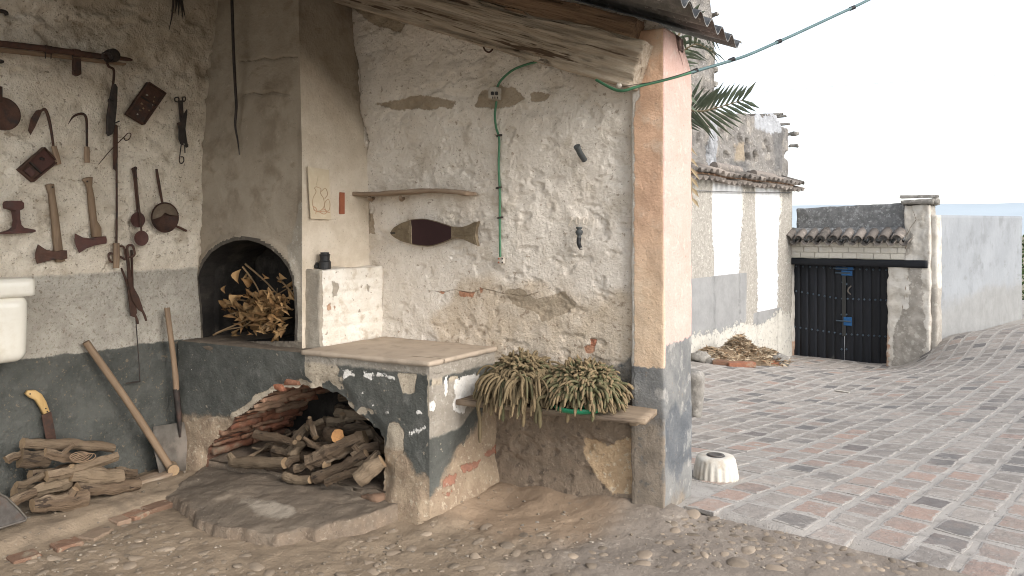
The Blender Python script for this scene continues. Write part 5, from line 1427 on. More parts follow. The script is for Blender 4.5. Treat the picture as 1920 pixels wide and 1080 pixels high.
for q in (((1195, 425), (1180, 460), (1177, 500), (1182, 540), (1196, 572)), ((1120, 470), (1150, 455), (1190, 435)), ((1120, 490), (1180, 480)), ((1120, 505), (1180, 512)), ((1120, 515), (1190, 550)), ((1040, 465), (1110, 470)), ((1040, 485), (1110, 488)), ((1040, 505), (1110, 505)), ((1042, 520), (1100, 518))):
    b = MB(); b.tube(spline([bp(ZF(*p), .045) for p in q], 3), .0018, 5); b.build('fin_ray', 'fish_metal', tail)
for k_, (pts, r) in enumerate((([(x, y) for x, y in top_], .003), ([(x, y) for x, y in bot_], .003))):
    b = MB(); b.tube(spline([bp(ZF(*p), .04) for p in pts], 4), r, 6); b.build('edge', 'fish_metal', fish)
# shelf
V = []
front = [(641, 357, 368), (690, 357, 370), (740, 352, 368), (780, 349, 366), (815, 349, 364), (845, 352, 366), (872, 357, 368)]
sh_y0, sh_y1 = 3.70, 3.84
P0 = onY(641, 362, sh_y0); P1 = onY(872, 362, sh_y0)
v, f = rough_box(P0.x, P1.x, sh_y0, sh_y1, -.013, .013, .014, .006, 9, 5, .005)
un = np.array([proj((x, sh_y0, 1.7))[0] for x in v[:, 0]])
zt = np.interp(un, [q[0] for q in front], [onY(q[0], (q[1] + q[2]) / 2, sh_y0).z for q in front])
v[:, 2] += zt; v[:, 1] += np.where(v[:, 1] < sh_y0 + .03, fbm(v[:, 0], v[:, 0] * 0, 8, 3, 4) * .03, 0)
shelf = thing('wall_shelf', 'warped grey wooden shelf above the fish plaque', 'shelf', (float(v[:, 0].mean()), 3.78, float(v[:, 2].min())))
link('board', v, f, 'wood_shelf', shelf, grain=v[:, [1, 2, 0]])
for u in (700, 757):
    b = MB(); a = onY(u, 372, 3.83); b.tube(spline([a, a + Vector((.02, -.05, -.012)), a + Vector((.05, -.09, .004))], 4), [.012] * 9, 7); b.build('support_peg', 'wood_shelf', shelf)
v, f = boxmesh((onX(641, 381, CHX + .01) + Vector((.0, .0, 0))), (.008, 0, 0), (0, .020, 0), (0, 0, .070), .002)
tag(link('red_bracket', v, f, 'bracket_red', smooth=False), 'small upright red strip fixed to the chimney under the shelf end', 'bracket')
# picture on the chimney side
cp = [onX(u, v_, CHX + .028) for u, v_ in ((577, 312), (617, 319), (621, 412), (583, 410))]
pic = thing('jug_picture', 'faded paper picture of a jug and fruit on the pale chimney side', 'picture', cp[3])
v, f = prism(cp, NX, .005, .0008); link('paper', v, f, 'paper', pic, False)
def pp_(x, y): return onX(*ZF(x, y), CHX + .0292)
for nm, pts, m_ in (('ink_outline', [(118, 180), (150, 195), (148, 225), (168, 260), (172, 310), (150, 340), (110, 340), (95, 300), (98, 255), (118, 215), (108, 190), (118, 180)], 'ink'),
                    ('ink_outline', [(150, 215), (180, 190), (195, 230), (175, 265)], 'ink'), ('ink_outline', [(180, 280), (200, 265), (212, 300), (205, 340), (185, 340), (175, 310), (180, 280)], 'ink'),
                    ('ink_outline', [(100, 335), (130, 350), (170, 345), (210, 355)], 'ink_red'), ('ink_outline', [(95, 310), (120, 330), (115, 362)], 'ink_red'), ('ink_outline', [(140, 350), (165, 330), (190, 350), (170, 365), (140, 350)], 'ink_red'), ('ink_outline', [(120, 170), (132, 110)], 'paper')):
    b = MB(); P = [pp_(*p) for p in pts]; b.tube(spline(P, 4) if len(P) > 2 else P, .0022, 5); b.build(nm, m_, pic)
v, f = lathe([(.0, 0), (.034, 0), (.038, .003), (.038, .045), (.033, .050), (.030, .058), (.031, .082), (.027, .088), (.027, .104), (.0, .106)], 22, (0, 0, 0))
c = onZ(610, 503, 1.342)
c = Vector((-3.535, 3.40, 1.336)); c = hit(609, 500, (0, 3.40, 0), (0, 1, 0)); c.z = 1.336
jar = thing('black_jar', 'black plastic fitting with ribbed collar standing on the whitewashed block', 'fitting', c)
v = [(p[0] + c.x, p[1] + c.y, p[2] + c.z) for p in v]; link('body', v, f, 'black_plastic', jar, False)
v, f = lathe([(.030, .083), (.034, .085), (.034, .091), (.030, .093)], 22, tuple(c)); link('collar', v, f, 'black_plastic', jar)
c2 = hit(592, 500, (0, 3.38, 0), (0, 1, 0)); c2.z = 1.336
t = thing('black_elbow', 'small black plastic elbow lying beside the black fitting', 'fitting', c2)
b = MB(); b.tube(spline([c2 + Vector((-.035, 0, .014)), c2 + Vector((0, 0, .016)), c2 + Vector((.018, 0, .034))], 4), [.013] * 9, 10); b.build('elbow', 'black_plastic', t)
v, f = blob(c2 + Vector((.014, -.004, .014)), .014, .014, .012, 3, .2, 2); link('cap', v, f, 'black_plastic', t)
# green cable, breaker, clips, socket
P = [bp(p, o_) for p, o_ in (((1040, 98), .05), ((1012, 114), .07), ((990, 120), .06), ((962, 131), .035), ((940, 150), .03), ((930, 168), .035))]
t = thing('green_cable', 'green electric cable clipped down the whitewashed wall from beam to socket', 'cable', bp((937, 480), .02))
b = MB(); b.tube(spline(P, 5), .0072, 8); b.build('upper_run', 'cable_green', t)
P = [bp(p, .024) for p in ((931, 190), (928, 215), (930, 238), (936, 262), (935, 310), (937, 360), (937, 420), (938, 484))]
b = MB(); b.tube(spline(P, 5), .0072, 8); b.build('lower_run', 'cable_green', t)
for u, v_ in ((936, 254), (935, 352), (938, 408)):
    v, f = boxmesh(bp((u, v_), .026), (.017, 0, .003), (0, .010, 0), (0, 0, .005), .002); link('clip', v, f, 'iron_dark', t, False)
t = thing('circuit_breaker', 'small white circuit breaker box on the green cable', 'breaker', bp((928, 188), .02))
v, f = boxmesh(bp((928, 176), .034), (.027, 0, 0), (0, .032, 0), (0, 0, .036), .003); body = link('case', v, f, 'white_plastic', t, False)
for u in (923, 931):
    v, f = boxmesh(bp((u, 175), .072), (.007, 0, 0), (0, .008, 0), (0, 0, .010), .002); link('switch', v, f, 'black_plastic', t, False)
for u in (924, 928, 933):
    v, f = boxmesh(bp((u, 183), .067), (.0025, 0, 0), (0, .002, 0), (0, 0, .006)); link('marking', v, f, 'iron_dark', t, False)
t = thing('wall_socket', 'small dirty white connector block at the lower end of the green cable', 'socket', bp((938, 494), .02))
v, f = boxmesh(bp((939, 488), .028), (.022, 0, 0), (0, .014, 0), (0, 0, .019), .003); link('case', v, f, 'white_plastic', t, False)
for du, dv in ((-4, -3), (3, -3), (-4, 4), (3, 4)):
    v, f = lathe([(.0, -.001), (.0052, -.001), (.0052, .0015), (.0, .002)], 10, bp((939 + du, 488 + dv), .043), 'Y'); link('screw', v, f, 'bracket_red' if du < 0 else 'iron_dark', t)
b = MB(); b.tube(spline([bp((905, 78), .03), bp((908, 92), .06), bp((916, 98), .08), bp((923, 93), .06), bp((924, 85), .02)], 4), .0055, 7)
tag(b.build('iron_hook', 'rust'), 'rusty iron hook on the wall just under the rafter', 'hook')
t = thing('pipe_stub', 'dark grey plastic pipe stub sticking out of the wall, the upper one', 'pipe', bp((1090, 300), .05))
b = MB(); P = [bp((1082, 275), .10), bp((1088, 288), .065), bp((1096, 300), .02)]; b.tube(P, .017, 14); b.build('tube', 'grey_plastic', t)
v_ = (P[0] - P[1]).normalized(); b = MB(); b.tube([P[0] + v_ * .004, P[0] - v_ * .008], .0195, 14); b.build('lip', 'grey_plastic', t)
t = thing('spout', 'dark ribbed spout pointing down from the whitewashed wall below the pipe stub', 'spout', bp((1087, 466), .04))
c = bp((1086, 437), .035)
v, f = lathe([(.0, -.036), (.012, -.034), (.013, -.022), (.010, -.016), (.017, -.008), (.022, .004), (.019, .014), (.012, .018), (.012, .022), (.019, .026), (.019, .034), (.0, .035)], 18, tuple(c)); link('collar', v, f, 'grey_plastic', t)
b = MB(); b.tube(spline([bp((1086, 446), .035), bp((1085, 456), .04), bp((1089, 466), .05)], 4), list(np.linspace(.013, .011, 9)), 12); b.build('nozzle', 'black_plastic', t)
b = MB(); b.tube([bp((1089, 465), .05), bp((1090, 468), .052)], [.009, .007], 10); b.build('tip', 'stone', t)
# numbers scratched faintly in the plaster above the spout are left as raised whitewash strokes
t = thing('scratched_number', 'faint numerals 2009 scratched in the whitewash above the spout', 'writing', bp((1090, 420), .02))
strk = {'2': [(0, .8), (.3, 1), (.7, .8), (.5, .45), (0, 0), (.8, 0)], '0': [(.4, 1), (.8, .7), (.75, .25), (.4, 0), (.05, .3), (.1, .8), (.4, 1)], '9': [(.75, .75), (.45, .98), (.1, .8), (.2, .5), (.65, .6), (.75, .75), (.7, .3), (.75, -.25)]}
for i, ch_ in enumerate('2009'):
    P = [bp((1066 + i * 13.5 + x * 9, 421 - y * 14), .012) for x, y in strk[ch_]]
    b = MB(); b.tube(spline(P, 3), .003, 5); b.build('stroke', 'whitewash', t)
# overhead cable
t = thing('overhead_cable', 'grey green cable slung from the rafter end out across the sky', 'cable', onY(1165, 168, 3.68))
pts = [(1118, 150, 3.95), (1150, 167, 3.85), (1170, 170, 3.80), (1200, 161, 3.78), (1250, 149, 3.78), (1295, 136, 3.8), (1350, 120, 3.85), (1400, 104, 3.9), (1460, 78, 4.0), (1500, 60, 4.05), (1560, 32, 4.15), (1632, -2, 4.25), (1760, -70, 4.5), (1990, -210, 5.0)]
def ud(u, v_, d): return CAM + ray(u, v_) * d
P = spline([ud(*p) for p in pts], 4)
k_ = 4 * 5
b = MB(); b.tube(P[:k_ + 1], .0076, 8); b.build('green_sheath', 'cable_green', t)
b = MB(); b.tube(P[k_:], .0076, 8); b.build('sheath', 'cable_blue', t)
b = MB(); b.tube(spline([ud(1165, 163, 3.79), ud(1240, 150, 3.76), ud(1305, 130, 3.8)], 6), .0018, 5); b.build('tie_wire', 'iron_dark', t)
for u, v_, d in ((1303, 133, 3.81), (1372, 112, 3.87), (1460, 78, 4.0), (1598, 15, 4.2)):
    c = ud(u, v_, d); b = MB(); b.tube([c + Vector((-.012, -.008, -.006)), c + Vector((.012, .008, .006))], .011, 8); b.build('tape_wrap', 'black_plastic', t)
c = onY(1160, 161, 3.66)
v, f = blob(c, .018, .015, .014, 4, .3, 2); tag(link('cable_insulator', v, f, 'white_plastic'), 'chipped white insulator under the lower end of the rafter', 'insulator')

# ------------------------------------------------------------------ plank with two cactus plants
pa, pb, pc_, pd = Vector((-2.53, 3.43, .615)), Vector((-1.465, 3.575, .612)), Vector((-1.50, 3.84, .615)), Vector((-2.53, 3.80, .615))
v, f = rough_box(0, 1, 0, 1, -.014, .014, .04, .0, 1, 0, .001)
uu, vv2 = v[:, 0:1], v[:, 1:2]
W = (np.array(pa) * (1 - uu) + np.array(pb) * uu) * (1 - vv2) + (np.array(pd) * (1 - uu) + np.array(pc_) * uu) * vv2
W[:, 2] += v[:, 2] + fbm(W[:, 0], W[:, 1], 6, 3, 5) * .008
W[:, 1] += fbm(W[:, 0], W[:, 2] * 20, 9, 3, 6) * .008
plank = thing('plant_plank', 'weathered wooden plank shelf carrying the two cactus plants', 'plank', (-2.0, 3.65, .595))
link('board', W, f, 'wood_plank', plank, grain=W[:, [1, 2, 0]])
for xx in (-2.45, -1.56):
    v, f = boxmesh((xx, 3.74, .583), (.02, 0, 0), (0, .10, 0), (0, 0, .014), .003); link('batten', v, f, 'wood_plank', plank, False)
def cactus(center, rx, ry, hgt, n, label, seed, droop, with_tray):
    rs = random.Random(seed)
    root = thing('cactus_plant', label, 'cactus', center)
    v, f = lathe([(.0, 0), (rx * .42, 0), (rx * .5, .045), (rx * .46, .048), (rx * .4, .042), (.0, .042)], 24, tuple(center)); link('pot', v, f, 'tray_green' if with_tray else 'old_tile', root)
    v, f = blob(center + Vector((0, 0, hgt * .42)), rx * .62, ry * .62, hgt * .42, seed, .3, 3, 2); link('root_mass', v, f, 'dry_twig', root)
    mass = MB()
    for i in range(n + 760):
        th = rs.uniform(0, 2 * math.pi); ph = math.acos(rs.uniform(-.15, 1))       # from the top down to just below the rim
        dr_ = Vector((math.sin(ph) * math.cos(th), math.sin(ph) * math.sin(th), math.cos(ph)))
        s0 = center + Vector((dr_.x * rx * .74, dr_.y * ry * .74, hgt * .38 + dr_.z * hgt * .52))
        L = rs.uniform(.035, .075) if ph < 1.1 else rs.uniform(.05, .13) * droop
        P = [s0]; d = (dr_ + Vector((rs.uniform(-1.2, 1.2), rs.uniform(-1.2, 1.2), rs.uniform(-.6, .35)))).normalized()
        m = 6
        for k in range(m):
            d = (d + Vector((rs.uniform(-.12, .12), rs.uniform(-.12, .12), -.42 * droop * (k + 1) / m * (1.2 if ph > .8 else .4)))).normalized()
            q = P[-1] + d * (L / m)
            if q.y > BWY - .035: q.y = BWY - .035
            if q.x < BSX + .04 and q.y > 3.2: q.x = BSX + .04
            if q.z < .645 and -2.53 < q.x < -1.47 and q.y > 3.39 + (q.x + 2.5) * .136: q.z = .645; d.z = max(d.z, 0)
            P.append(q)
        r = rs.uniform(.0056, .0085)
        R = [r * .7, r, r * 1.05, r * 1.08, r * 1.05, r, r * .55]
        vv_, ff, gg, mi = tubemesh(P, R, 7)
        tip = rs.random() < (.35 if droop > 1 else .75)
        mi = [1 if (tip and j >= (m - 2) * 7) else 0 for j in range(len(ff))]
        if i < n: link('stem', vv_, ff, ['cactus', 'cactus_tip'], root, True, grain=gg, matidx=mi)
        else: mass.add(vv_, ff, gg, mi=mi)
    tag(mass.build('inner_stems', ['cactus', 'cactus_tip'], root), kind='stuff')
    return root
c1 = Vector((-2.20, 3.615, .632)); c2 = Vector((-1.835, 3.64, .632))
cactus(c1, .22, .20, .25, 290, 'trailing grey green cactus spilling over the plank beside the counter', 5, 1.5, False)
cactus(c2, .22, .20, .235, 290, 'bushy brown tipped cactus in a green tray nearer the pillar', 9, 1.0, True)
# a few extra long trailing stems
for u, v0_, v1_ in ((985, 740, 800), (1012, 745, 802), (942, 745, 790), (1005, 760, 795), (900, 745, 830), (1068, 755, 792), (1115, 758, 790), (925, 745, 780)):
    a = onY(u, v0_, 3.41 + (u - 905) * .00046); c = onY(u + random.uniform(-6, 6), v1_, 3.40 + (u - 905) * .00046)
    root = [o for o in bpy.data.objects if o.name.startswith('cactus_plant')]
    root = sorted(root, key=lambda o: abs(o.location.x - a.x))[0]
    P = spline([root.location + Vector((0, -.10, .08)), a, a.lerp(c, .5), c], 3); n_ = len(P)
    vv_, ff, gg, mi = tubemesh(P, [.0105] * (n_ - 2) + [.011, .006], 7); link('stem', vv_, ff, 'cactus', root, True, grain=gg)
v, f = lathe([(.0, -.004), (.128, -.004), (.138, .006), (.142, .024), (.136, .024), (.13, .008), (.0, .006)], 30, (c2.x, c2.y - .055, c2.z + .006)); 
tag(link('green_tray', v, f, 'tray_green'), 'round bright green plastic tray under the bushy cactus', 'tray')
# ------------------------------------------------------------------ yard: fluted cap, guard stone
p = onG(1342, 896)
cap = thing('fluted_cap', 'upturned white fluted plaster drum beside the orange pillar', 'drum', p)
def flute(th, h): return 1 + (.032 * math.cos(th * 22 + 1.5 * math.sin(th * 3)) if h < .12 else .0) * min(1, (.125 - h) / .05)
v, f = lathe([(.0, 0), (.137, 0), (.136, .02), (.131, .06), (.125, .10), (.120, .128), (.112, .142), (.05, .146), (.03, .138), (.0, .138)], 132, (p.x, p.y, p.z - .004), 'Z', flute)
va = np.array(v); rr = np.hypot(va[:, 0] - p.x, va[:, 1] - p.y)
link('drum', v, f, 'plaster_cap', cap, attrs={'m_dark': np.where(va[:, 2] > p.z + .12, .058 - rr, -1)})
v, f = lathe([(.030, .138), (.050, .141), (.052, .148), (.034, .150), (.026, .144)], 26, (p.x, p.y, p.z)); link('ring', v, f, 'steel_grey', cap)
p = onG(1303, 782)
v, f = rough_box(p.x - .09, p.x + .09, p.y - .09, p.y + .09, p.z - .05, p.z + .46, .025, .035, 6, 4, .07)
t_ = (v[:, 2] - p.z) / .46
v[:, 0] = p.x + (v[:, 0] - p.x) * (.72 + .42 * t_); v[:, 1] = p.y + (v[:, 1] - p.y) * (.72 + .42 * t_)
tag(link('guard_stone', v, f, 'stone'), 'rough grey guard stone standing behind the orange pillar', 'stone')

# ------------------------------------------------------------------ yard wall and the ruin above it
YA3, YB3 = Vector((YA[0], YA[1], 0)), Vector((YB[0], YB[1], 0))
G03 = Vector((G0[0], G0[1], 0))
def ywp(u, v): q = hit(u, v, G03, YB3); return ((q - G03).dot(YA3), q.z)
def ypos(off0=0.0):
    return lambda h, z, o: (G0[0] + YA[0] * h + YB[0] * (o + off0), G0[1] + YA[1] * h + YB[1] * (o + off0), z)
H0, H1 = -7.6, .0
strips = [(ywp(1300, 480)[0] - .9, ywp(1334, 480)[0]), (ywp(1392, 480)[0], ywp(1415, 480)[0]), (ywp(1462, 480)[0], .2)]
def strip_f(h): return np.max([np.minimum(h - a, b - h) for a, b in strips], axis=0)
gp1 = [ywp(*p) for p in ((1290, 523), (1398, 511), (1397, 600), (1380, 640), (1290, 640))]
gp2 = [ywp(*p) for p in ((1410, 587), (1463, 576), (1463, 660), (1410, 660))]
def yw_disp(h, z): return fbm(h, z, 1.2, 3, 61) * .03 + fbm(h, z, 7, 3, 62) * .012 + .02 * sstep(-.02, .02, strip_f(h))
yw = thing('yard_wall', 'whitewashed yard wall with a flaking grey patch and tiled coping', 'wall', (G0[0] - .5, G0[1] - 3, -1.0))
wallgrid('face', ypos(), H0, H1, -1.4, 2.5, .034, yw_disp, 'yard_white', yw, attrs={
    'm_cream': lambda h, z: np.maximum(strip_f(h), .10 - (2.5 - z)) + .02,
    'm_pit': lambda h, z: strip_f(h) * .9 - .03 + .12 * sstep(2.2, 1.0, z) * (strip_f(h) > -.3),
    'm_grey': lambda h, z: union(polysdf(h, z, gp1), polysdf(h, z, gp2)),
    'm_peel': lambda h, z: .04 - z + .35 * fbm(h, z, 1.2, 3, 5)}, thick=.35, nout=tuple(YB3))
ruinp = [(1240, -60), (1328, -60), (1336, 20), (1341, 60), (1334, 110), (1340, 160), (1332, 205), (1352, 210), (1375, 222), (1392, 214), (1408, 222), (1420, 214), (1436, 220), (1448, 212), (1456, 216), (1464, 240), (1478, 242), (1493, 246), (1499, 252), (1491, 262), (1498, 272), (1491, 290), (1497, 300), (1492, 330), (1490, 360), (1484, 420), (1484, 460)]
def top_u(u):
    return np.interp(u, [1180, 1328, 1337, 1341, 1352, 1375, 1392, 1408, 1420, 1428, 1436, 1448, 1456, 1464, 1478, 1494], [-60, -60, 60, 206, 212, 221, 212, 221, 213, 221, 216, 213, 218, 240, 242, 247])
us = np.linspace(1175, 1494, 400)
rh = np.array([hit(u, 440, G03 - YB3 * .12, YB3) for u in us]); hh_ = (rh - np.array(G03)) @ np.array(YA3)
rz = np.array([hit(u, v_, G03 - YB3 * .12, YB3).z for u, v_ in zip(us, top_u(us))])
def ruin_top(h): return np.interp(h, hh_, rz) + fbm(h, h * 0, 7, 3, 3) * .12
def ru(pts): return [((hit(u, v, G03 - YB3 * .12, YB3) - G03).dot(YA3), hit(u, v, G03 - YB3 * .12, YB3).z) for u, v in pts]
hs_ = [ru(q) for q in ([(1466, 285), (1478, 283), (1480, 298), (1468, 302)],)]
pits = [ru([(u, v)])[0] for u, v in ((1355, 246), (1310, 262), (1400, 270), (1435, 268), (1400, 295), (1415, 298), (1360, 292), (1440, 282), (1330, 285), (1312, 120), (1322, 170), (1318, 60), (1477, 292), (1385, 262))]
def ruin_disp(h, z):
    d = fbm(h, z, 1.6, 3, 71) * .10 + fbm(h, z, 7, 3, 72) * .05
    for i_, (a, b) in enumerate(pits): d = d - (.08 + .05 * (i_ % 3)) * sstep(.10, .03, np.hypot((h - a) * (.8 + .3 * (i_ % 2)), (z - b) * (1.2 - .3 * (i_ % 3))) + fbm(h, z, 7, 3, a) * .16)
    return d
rc = ru([(1489, 255), (1478, 310), (1476, 350), (1470, 380), (1472, 420)])
ruin = thing('ruined_wall', 'crumbling grey ruined wall rising behind the tiled coping', 'wall', (G0[0] - .6, G0[1] - 3, 2.3))
wallgrid('face', ypos(-.12), hh_[0], .16, -1.3, ruin_top, .032, ruin_disp, 'ruin', ruin, attrs={
    'm_dark': lambda h, z: union(polysdf(h, z, ru([(1448, 242), (1470, 242), (1468, 320), (1450, 320)])), polysdf(h, z, ru([(1365, 300), (1400, 300), (1400, 320), (1365, 320)]))),
    'm_ochre': lambda h, z: polysdf(h, z, ru([(1376, 270), (1394, 268), (1394, 300), (1378, 302)])),
    'm_white': lambda h, z: union(polysdf(h, z, ru([(1412, 205), (1466, 205), (1466, 246), (1445, 248), (1415, 240)])), polysdf(h, z, ru([(1330, 218), (1345, 215), (1342, 320), (1328, 320)]))),
    'm_crack': lambda h, z: .012 - linedist(h, z, rc)}, thick=.4, nout=tuple(YB3))
# broken tile ends standing out of the ruin's free edges
def tilepiece(c, ax, L, r, n=7, th=.018, arc=math.pi, up=Vector((0, 0, 1))):
    ax = Vector(ax).normalized(); s_ = ax.cross(up).normalized(); u_ = s_.cross(ax)
    V = []
    for e in (0, 1):
        for rr in (r * (1 - .18 * e), (r - th) * (1 - .18 * e)):
            for i in range(n + 1):
                a = math.pi / 2 - arc / 2 + arc * i / n
                V.append(Vector(c) + ax * (L * e) + s_ * (math.cos(a) * rr) + u_ * (math.sin(a) * rr))
    m = n + 1; F = []
    for i in range(n):
        F.append((i, i + 1, 2 * m + i + 1, 2 * m + i)); F.append((m + i + 1, m + i, 3 * m + i, 3 * m + i + 1))
        F.append((i + 1, i, m + i, m + i + 1)); F.append((2 * m + i, 2 * m + i + 1, 3 * m + i + 1, 3 * m + i))
    F.append((0, 2 * m, 3 * m, m)); F.append((n, m + n, 3 * m + n, 2 * m + n))
    return V, F
def ruin_pt(u, v, off): return hit(u, v, G03 + YB3 * (-.12 + off), YB3)
for u, v_ in ((1487, 252), (1488, 274), (1336, 30), (1334, 62), (1332, 104), (1334, 132), (1332, 158), (1334, 182)):
    c = ruin_pt(u, v_, -.12); k1 = random.uniform(.5, 1.5); V, F = rough_box(-.05 * k1, .06 * k1, -.1, .1, -.03 * k1, .04, .03, .045, 9, u + v_, .02); W = np.array([[c.x + q[0] * YA[0] + q[1] * YB[0], c.y + q[0] * YA[1] + q[1] * YB[1], c.z + q[2]] for q in V]); link('broken_tile', W, F, 'stone', ruin, False)
for i in range(11):
    u = 1398 + i * 6.3; c = ruin_pt(u, float(top_u(u)) + 4, -.2); V, F = tilepiece(c - YB3 * .1, YB3, .3, .055, 6, .015); link('cap_tile', V, F, 'old_tile' if i < 3 else 'stone', ruin, False)
h = H0 + .1
while h < -.08:
    base = G03 + YA3 * h + Vector((0, 0, 2.60 + random.uniform(-.02, .02)))
    V, F = tilepiece(base - YB3 * .16, YB3 + Vector((0, 0, -.28)), .44, .092 * random.uniform(.92, 1.05), 7, .018)
    link('coping_tile', V, F, 'old_tile', yw, True)
    base2 = base + YA3 * .09 + Vector((0, 0, -.055))
    V, F = tilepiece(base2 - YB3 * .16, YB3 + Vector((0, 0, -.28)), .42, .085, 7, .018, up=Vector((0, 0, -1)))
    link('channel_tile', V, F, 'old_tile', yw, True)
    h += .19
for u0, u1, v0, v1 in ((1338, 1385, 312, 321), (1412, 1450, 326, 334)):
    a, c = hit(u0, v0, G03 + YB3 * .05, YB3), hit(u1, v1, G03 + YB3 * .05, YB3)
    b = MB(); b.tube([a, c], [.075, .085], 10); b.build('ridge_tile', 'old_tile', yw)
v, f = boxmesh(G03 + YA3 * (H0 / 2) + YB3 * .03 + Vector((0, 0, 2.50)), YA3 * (-H0 / 2 - .02), YB3 * .05, Vector((0, 0, .022)), .008); link('brick_course', v, f, 'brick_red', yw, False)
b = MB(); b.tube(spline([hit(1292, 357, G03 + YB3 * .06, YB3), hit(1390, 360, G03 + YB3 * .05, YB3), hit(1482, 361, G03 + YB3 * .06, YB3)], 6), .008, 6)
tag(b.build('wall_wire', 'wire'), 'thin wire stretched along the top of the whitewashed yard wall', 'wire')

# ------------------------------------------------------------------ gate
def gp(u, v, off=0.0): return hit(u, v, G03 - YA3 * off, YA3)
def gs(u, off=0.0): return (gp(u, 440, off) - G03).dot(YB3)
def gpos(s, z, off=0.0): return G03 + YB3 * s - YA3 * off + Vector((0, 0, z))
gate = thing('double_gate', 'tall black double gate of studded planks with blue bolts', 'gate', gpos(gs(1583), -1.1))
zt_ = gp(1570, 493).z
sL, sM, sR = gs(1484, -.12), gs(1583, -.12), gs(1668, -.12)
for leaf, (a, b_) in enumerate(((sL, sM - .012), (sM + .012, sR))):
    n_ = 6 if leaf == 0 else 5
    for i in range(n_):
        x0 = a + (b_ - a) * i / n_; x1 = a + (b_ - a) * (i + 1) / n_ - .0018
        V, F = rough_box(-(x1 - x0) / 2, (x1 - x0) / 2, -.02, .02, -1.12, zt_, .05, .001, 5, i + leaf * 9, .0012)
        gr = V.copy(); gr[:, 0] += i * 3
        c = gpos((x0 + x1) / 2, 0, -.14)
        W = np.array([[c.x + q[0] * YB[0] - q[1] * YA[0], c.y + q[0] * YB[1] - q[1] * YA[1], q[2]] for q in V])
        link('plank', W, F, 'gate_black', gate, True, attrs={'m_worn': np.where(np.full(len(V), leaf == 0), -.55 - V[:, 2] - .25, -1.2 - V[:, 2])}, grain=gr)
    for zz in (gp(1575, 520).z, gp(1575, 640).z):
        V, F = boxmesh(gpos((a + b_) / 2, zz, -.19), YB3 * ((b_ - a) / 2 - .02), YA3 * .015, Vector((0, 0, .06))); link('cross_batten', V, F, 'gate_black', gate, False)
studs = []
for (u0, v0, u1, v1, n_) in ((1493, 499, 1583, 503, 8), (1588, 504, 1662, 506, 7), (1493, 546, 1567, 559, 8), (1579, 560, 1662, 563, 9), (1490, 613, 1565, 624, 8), (1576, 626, 1660, 631, 9)):
    for i in range(n_): t = i / (n_ - 1); studs.append((u0 + (u1 - u0) * t, v0 + (v1 - v0) * t))
studs += [(1580, 529), (1587, 533), (1578, 590), (1587, 590), (1578, 655), (1587, 655)]
for u, v_ in studs:
    c = gp(u, v_, -.118)
    V, F = blob(c, .022, .022, .022, 1, 0, 1); link('stud', V, F, 'stud_iron', gate)
for u0, u1, v0, v1 in ((1578, 1598, 507, 517), (1582, 1597, 594, 611), (1567, 1600, 500, 506)):
    a, c = gp(u0, v0, -.105), gp(u1, v1, -.105); m = (a + c) / 2
    V, F = boxmesh(m, YB3 * ((c - a).dot(YB3) / 2), YA3 * .015, Vector((0, 0, abs(a.z - c.z) / 2)), .004); bo = link('bolt', V, F, 'bolt_blue', gate, False)
    V, F, g_, mi = tubemesh([m - YB3 * .2 - YA3 * .02, m + YB3 * .06 - YA3 * .02], .014, 8); link('bolt_bar', V, F, 'stud_iron', bo)
b = MB(); b.tube(spline([gp(1596, 536, -.1), gp(1591, 541, -.06), gp(1590, 547, -.06), gp(1595, 552, -.1)], 4), .012, 7); b.build('pull_handle', 'shovel_steel', gate)
V, F = boxmesh(gpos(sM, (zt_ - .35) / 2 + .05, -.108), YB3 * .035, YA3 * .008, Vector((0, 0, (zt_ + .35) / 2 + .02)), .003); link('meeting_strip', V, F, 'gate_black', gate, False)
# gate wall: lintel, painted brick courses, tiled ledge, mossy parapet
gw = thing('gate_wall', 'wall over the gate with dark lintel, white bricks, ledge tiles and mossy parapet', 'wall', gpos(gs(1590), zt_))
sa, sb = gs(1481), gs(1740)
a, c = gp(1481, 483), gp(1481, 495)
V, F = rough_box(0, sb - sa, -.13, .0, c.z - .01, a.z, .05, .006, 5, 3, .006)
def gxf(V, s0, off=0.0): return np.array([[G0[0] + (q[0] + s0) * YB[0] + (q[1] + off) * -YA[0], G0[1] + (q[0] + s0) * YB[1] + (q[1] + off) * -YA[1], q[2]] for q in V])
link('lintel', gxf(V, sa, .05), F, 'gate_black', gw, True, attrs={'m_worn': V[:, 0] * 0 - 1}, grain=V[:, [1, 2, 0]])
z0_, z1_ = a.z + .004, gp(1590, 452).z
nrow = 3; hrow = (z1_ - z0_) / nrow
se = gs(1700)
V, F = boxmesh(gpos((sa + se) / 2, (z0_ + z1_) / 2, -.09), YB3 * ((se - sa) / 2), YA3 * .09, Vector((0, 0, (z1_ - z0_) / 2))); link('core', V, F, 'white_brick', gw, False)
for r_ in range(nrow):
    s_ = sa - random.uniform(0, .15)
    while s_ < se - .04:
        L = random.uniform(.24, .29); e = min(s_ + L, se)
        st = max(s_, sa)
        if e - st > .03:
            V, F = boxmesh(gpos((st + e) / 2, z0_ + hrow * (r_ + .5), .004 + random.uniform(0, .006)), YB3 * ((e - st) / 2 - .005), YA3 * .012, Vector((0, 0, hrow / 2 - .005)), .004); link('brick', V, F, 'white_brick', gw, False)
        s_ += L
zp0, zp1 = gp(1590, 428, -.05).z, gp(1590, 386, -.05).z
V, F = rough_box(0, gs(1698) - gs(1490), -.16, .0, zp0 - .12, zp1, .04, .015, 5, 7, .03)
V[:, 2] += np.where(V[:, 2] > zp1 - .1, (V[:, 0]) * .025 - .02, 0)
link('parapet', gxf(V, gs(1490), -.06), F, 'moss_render', gw)
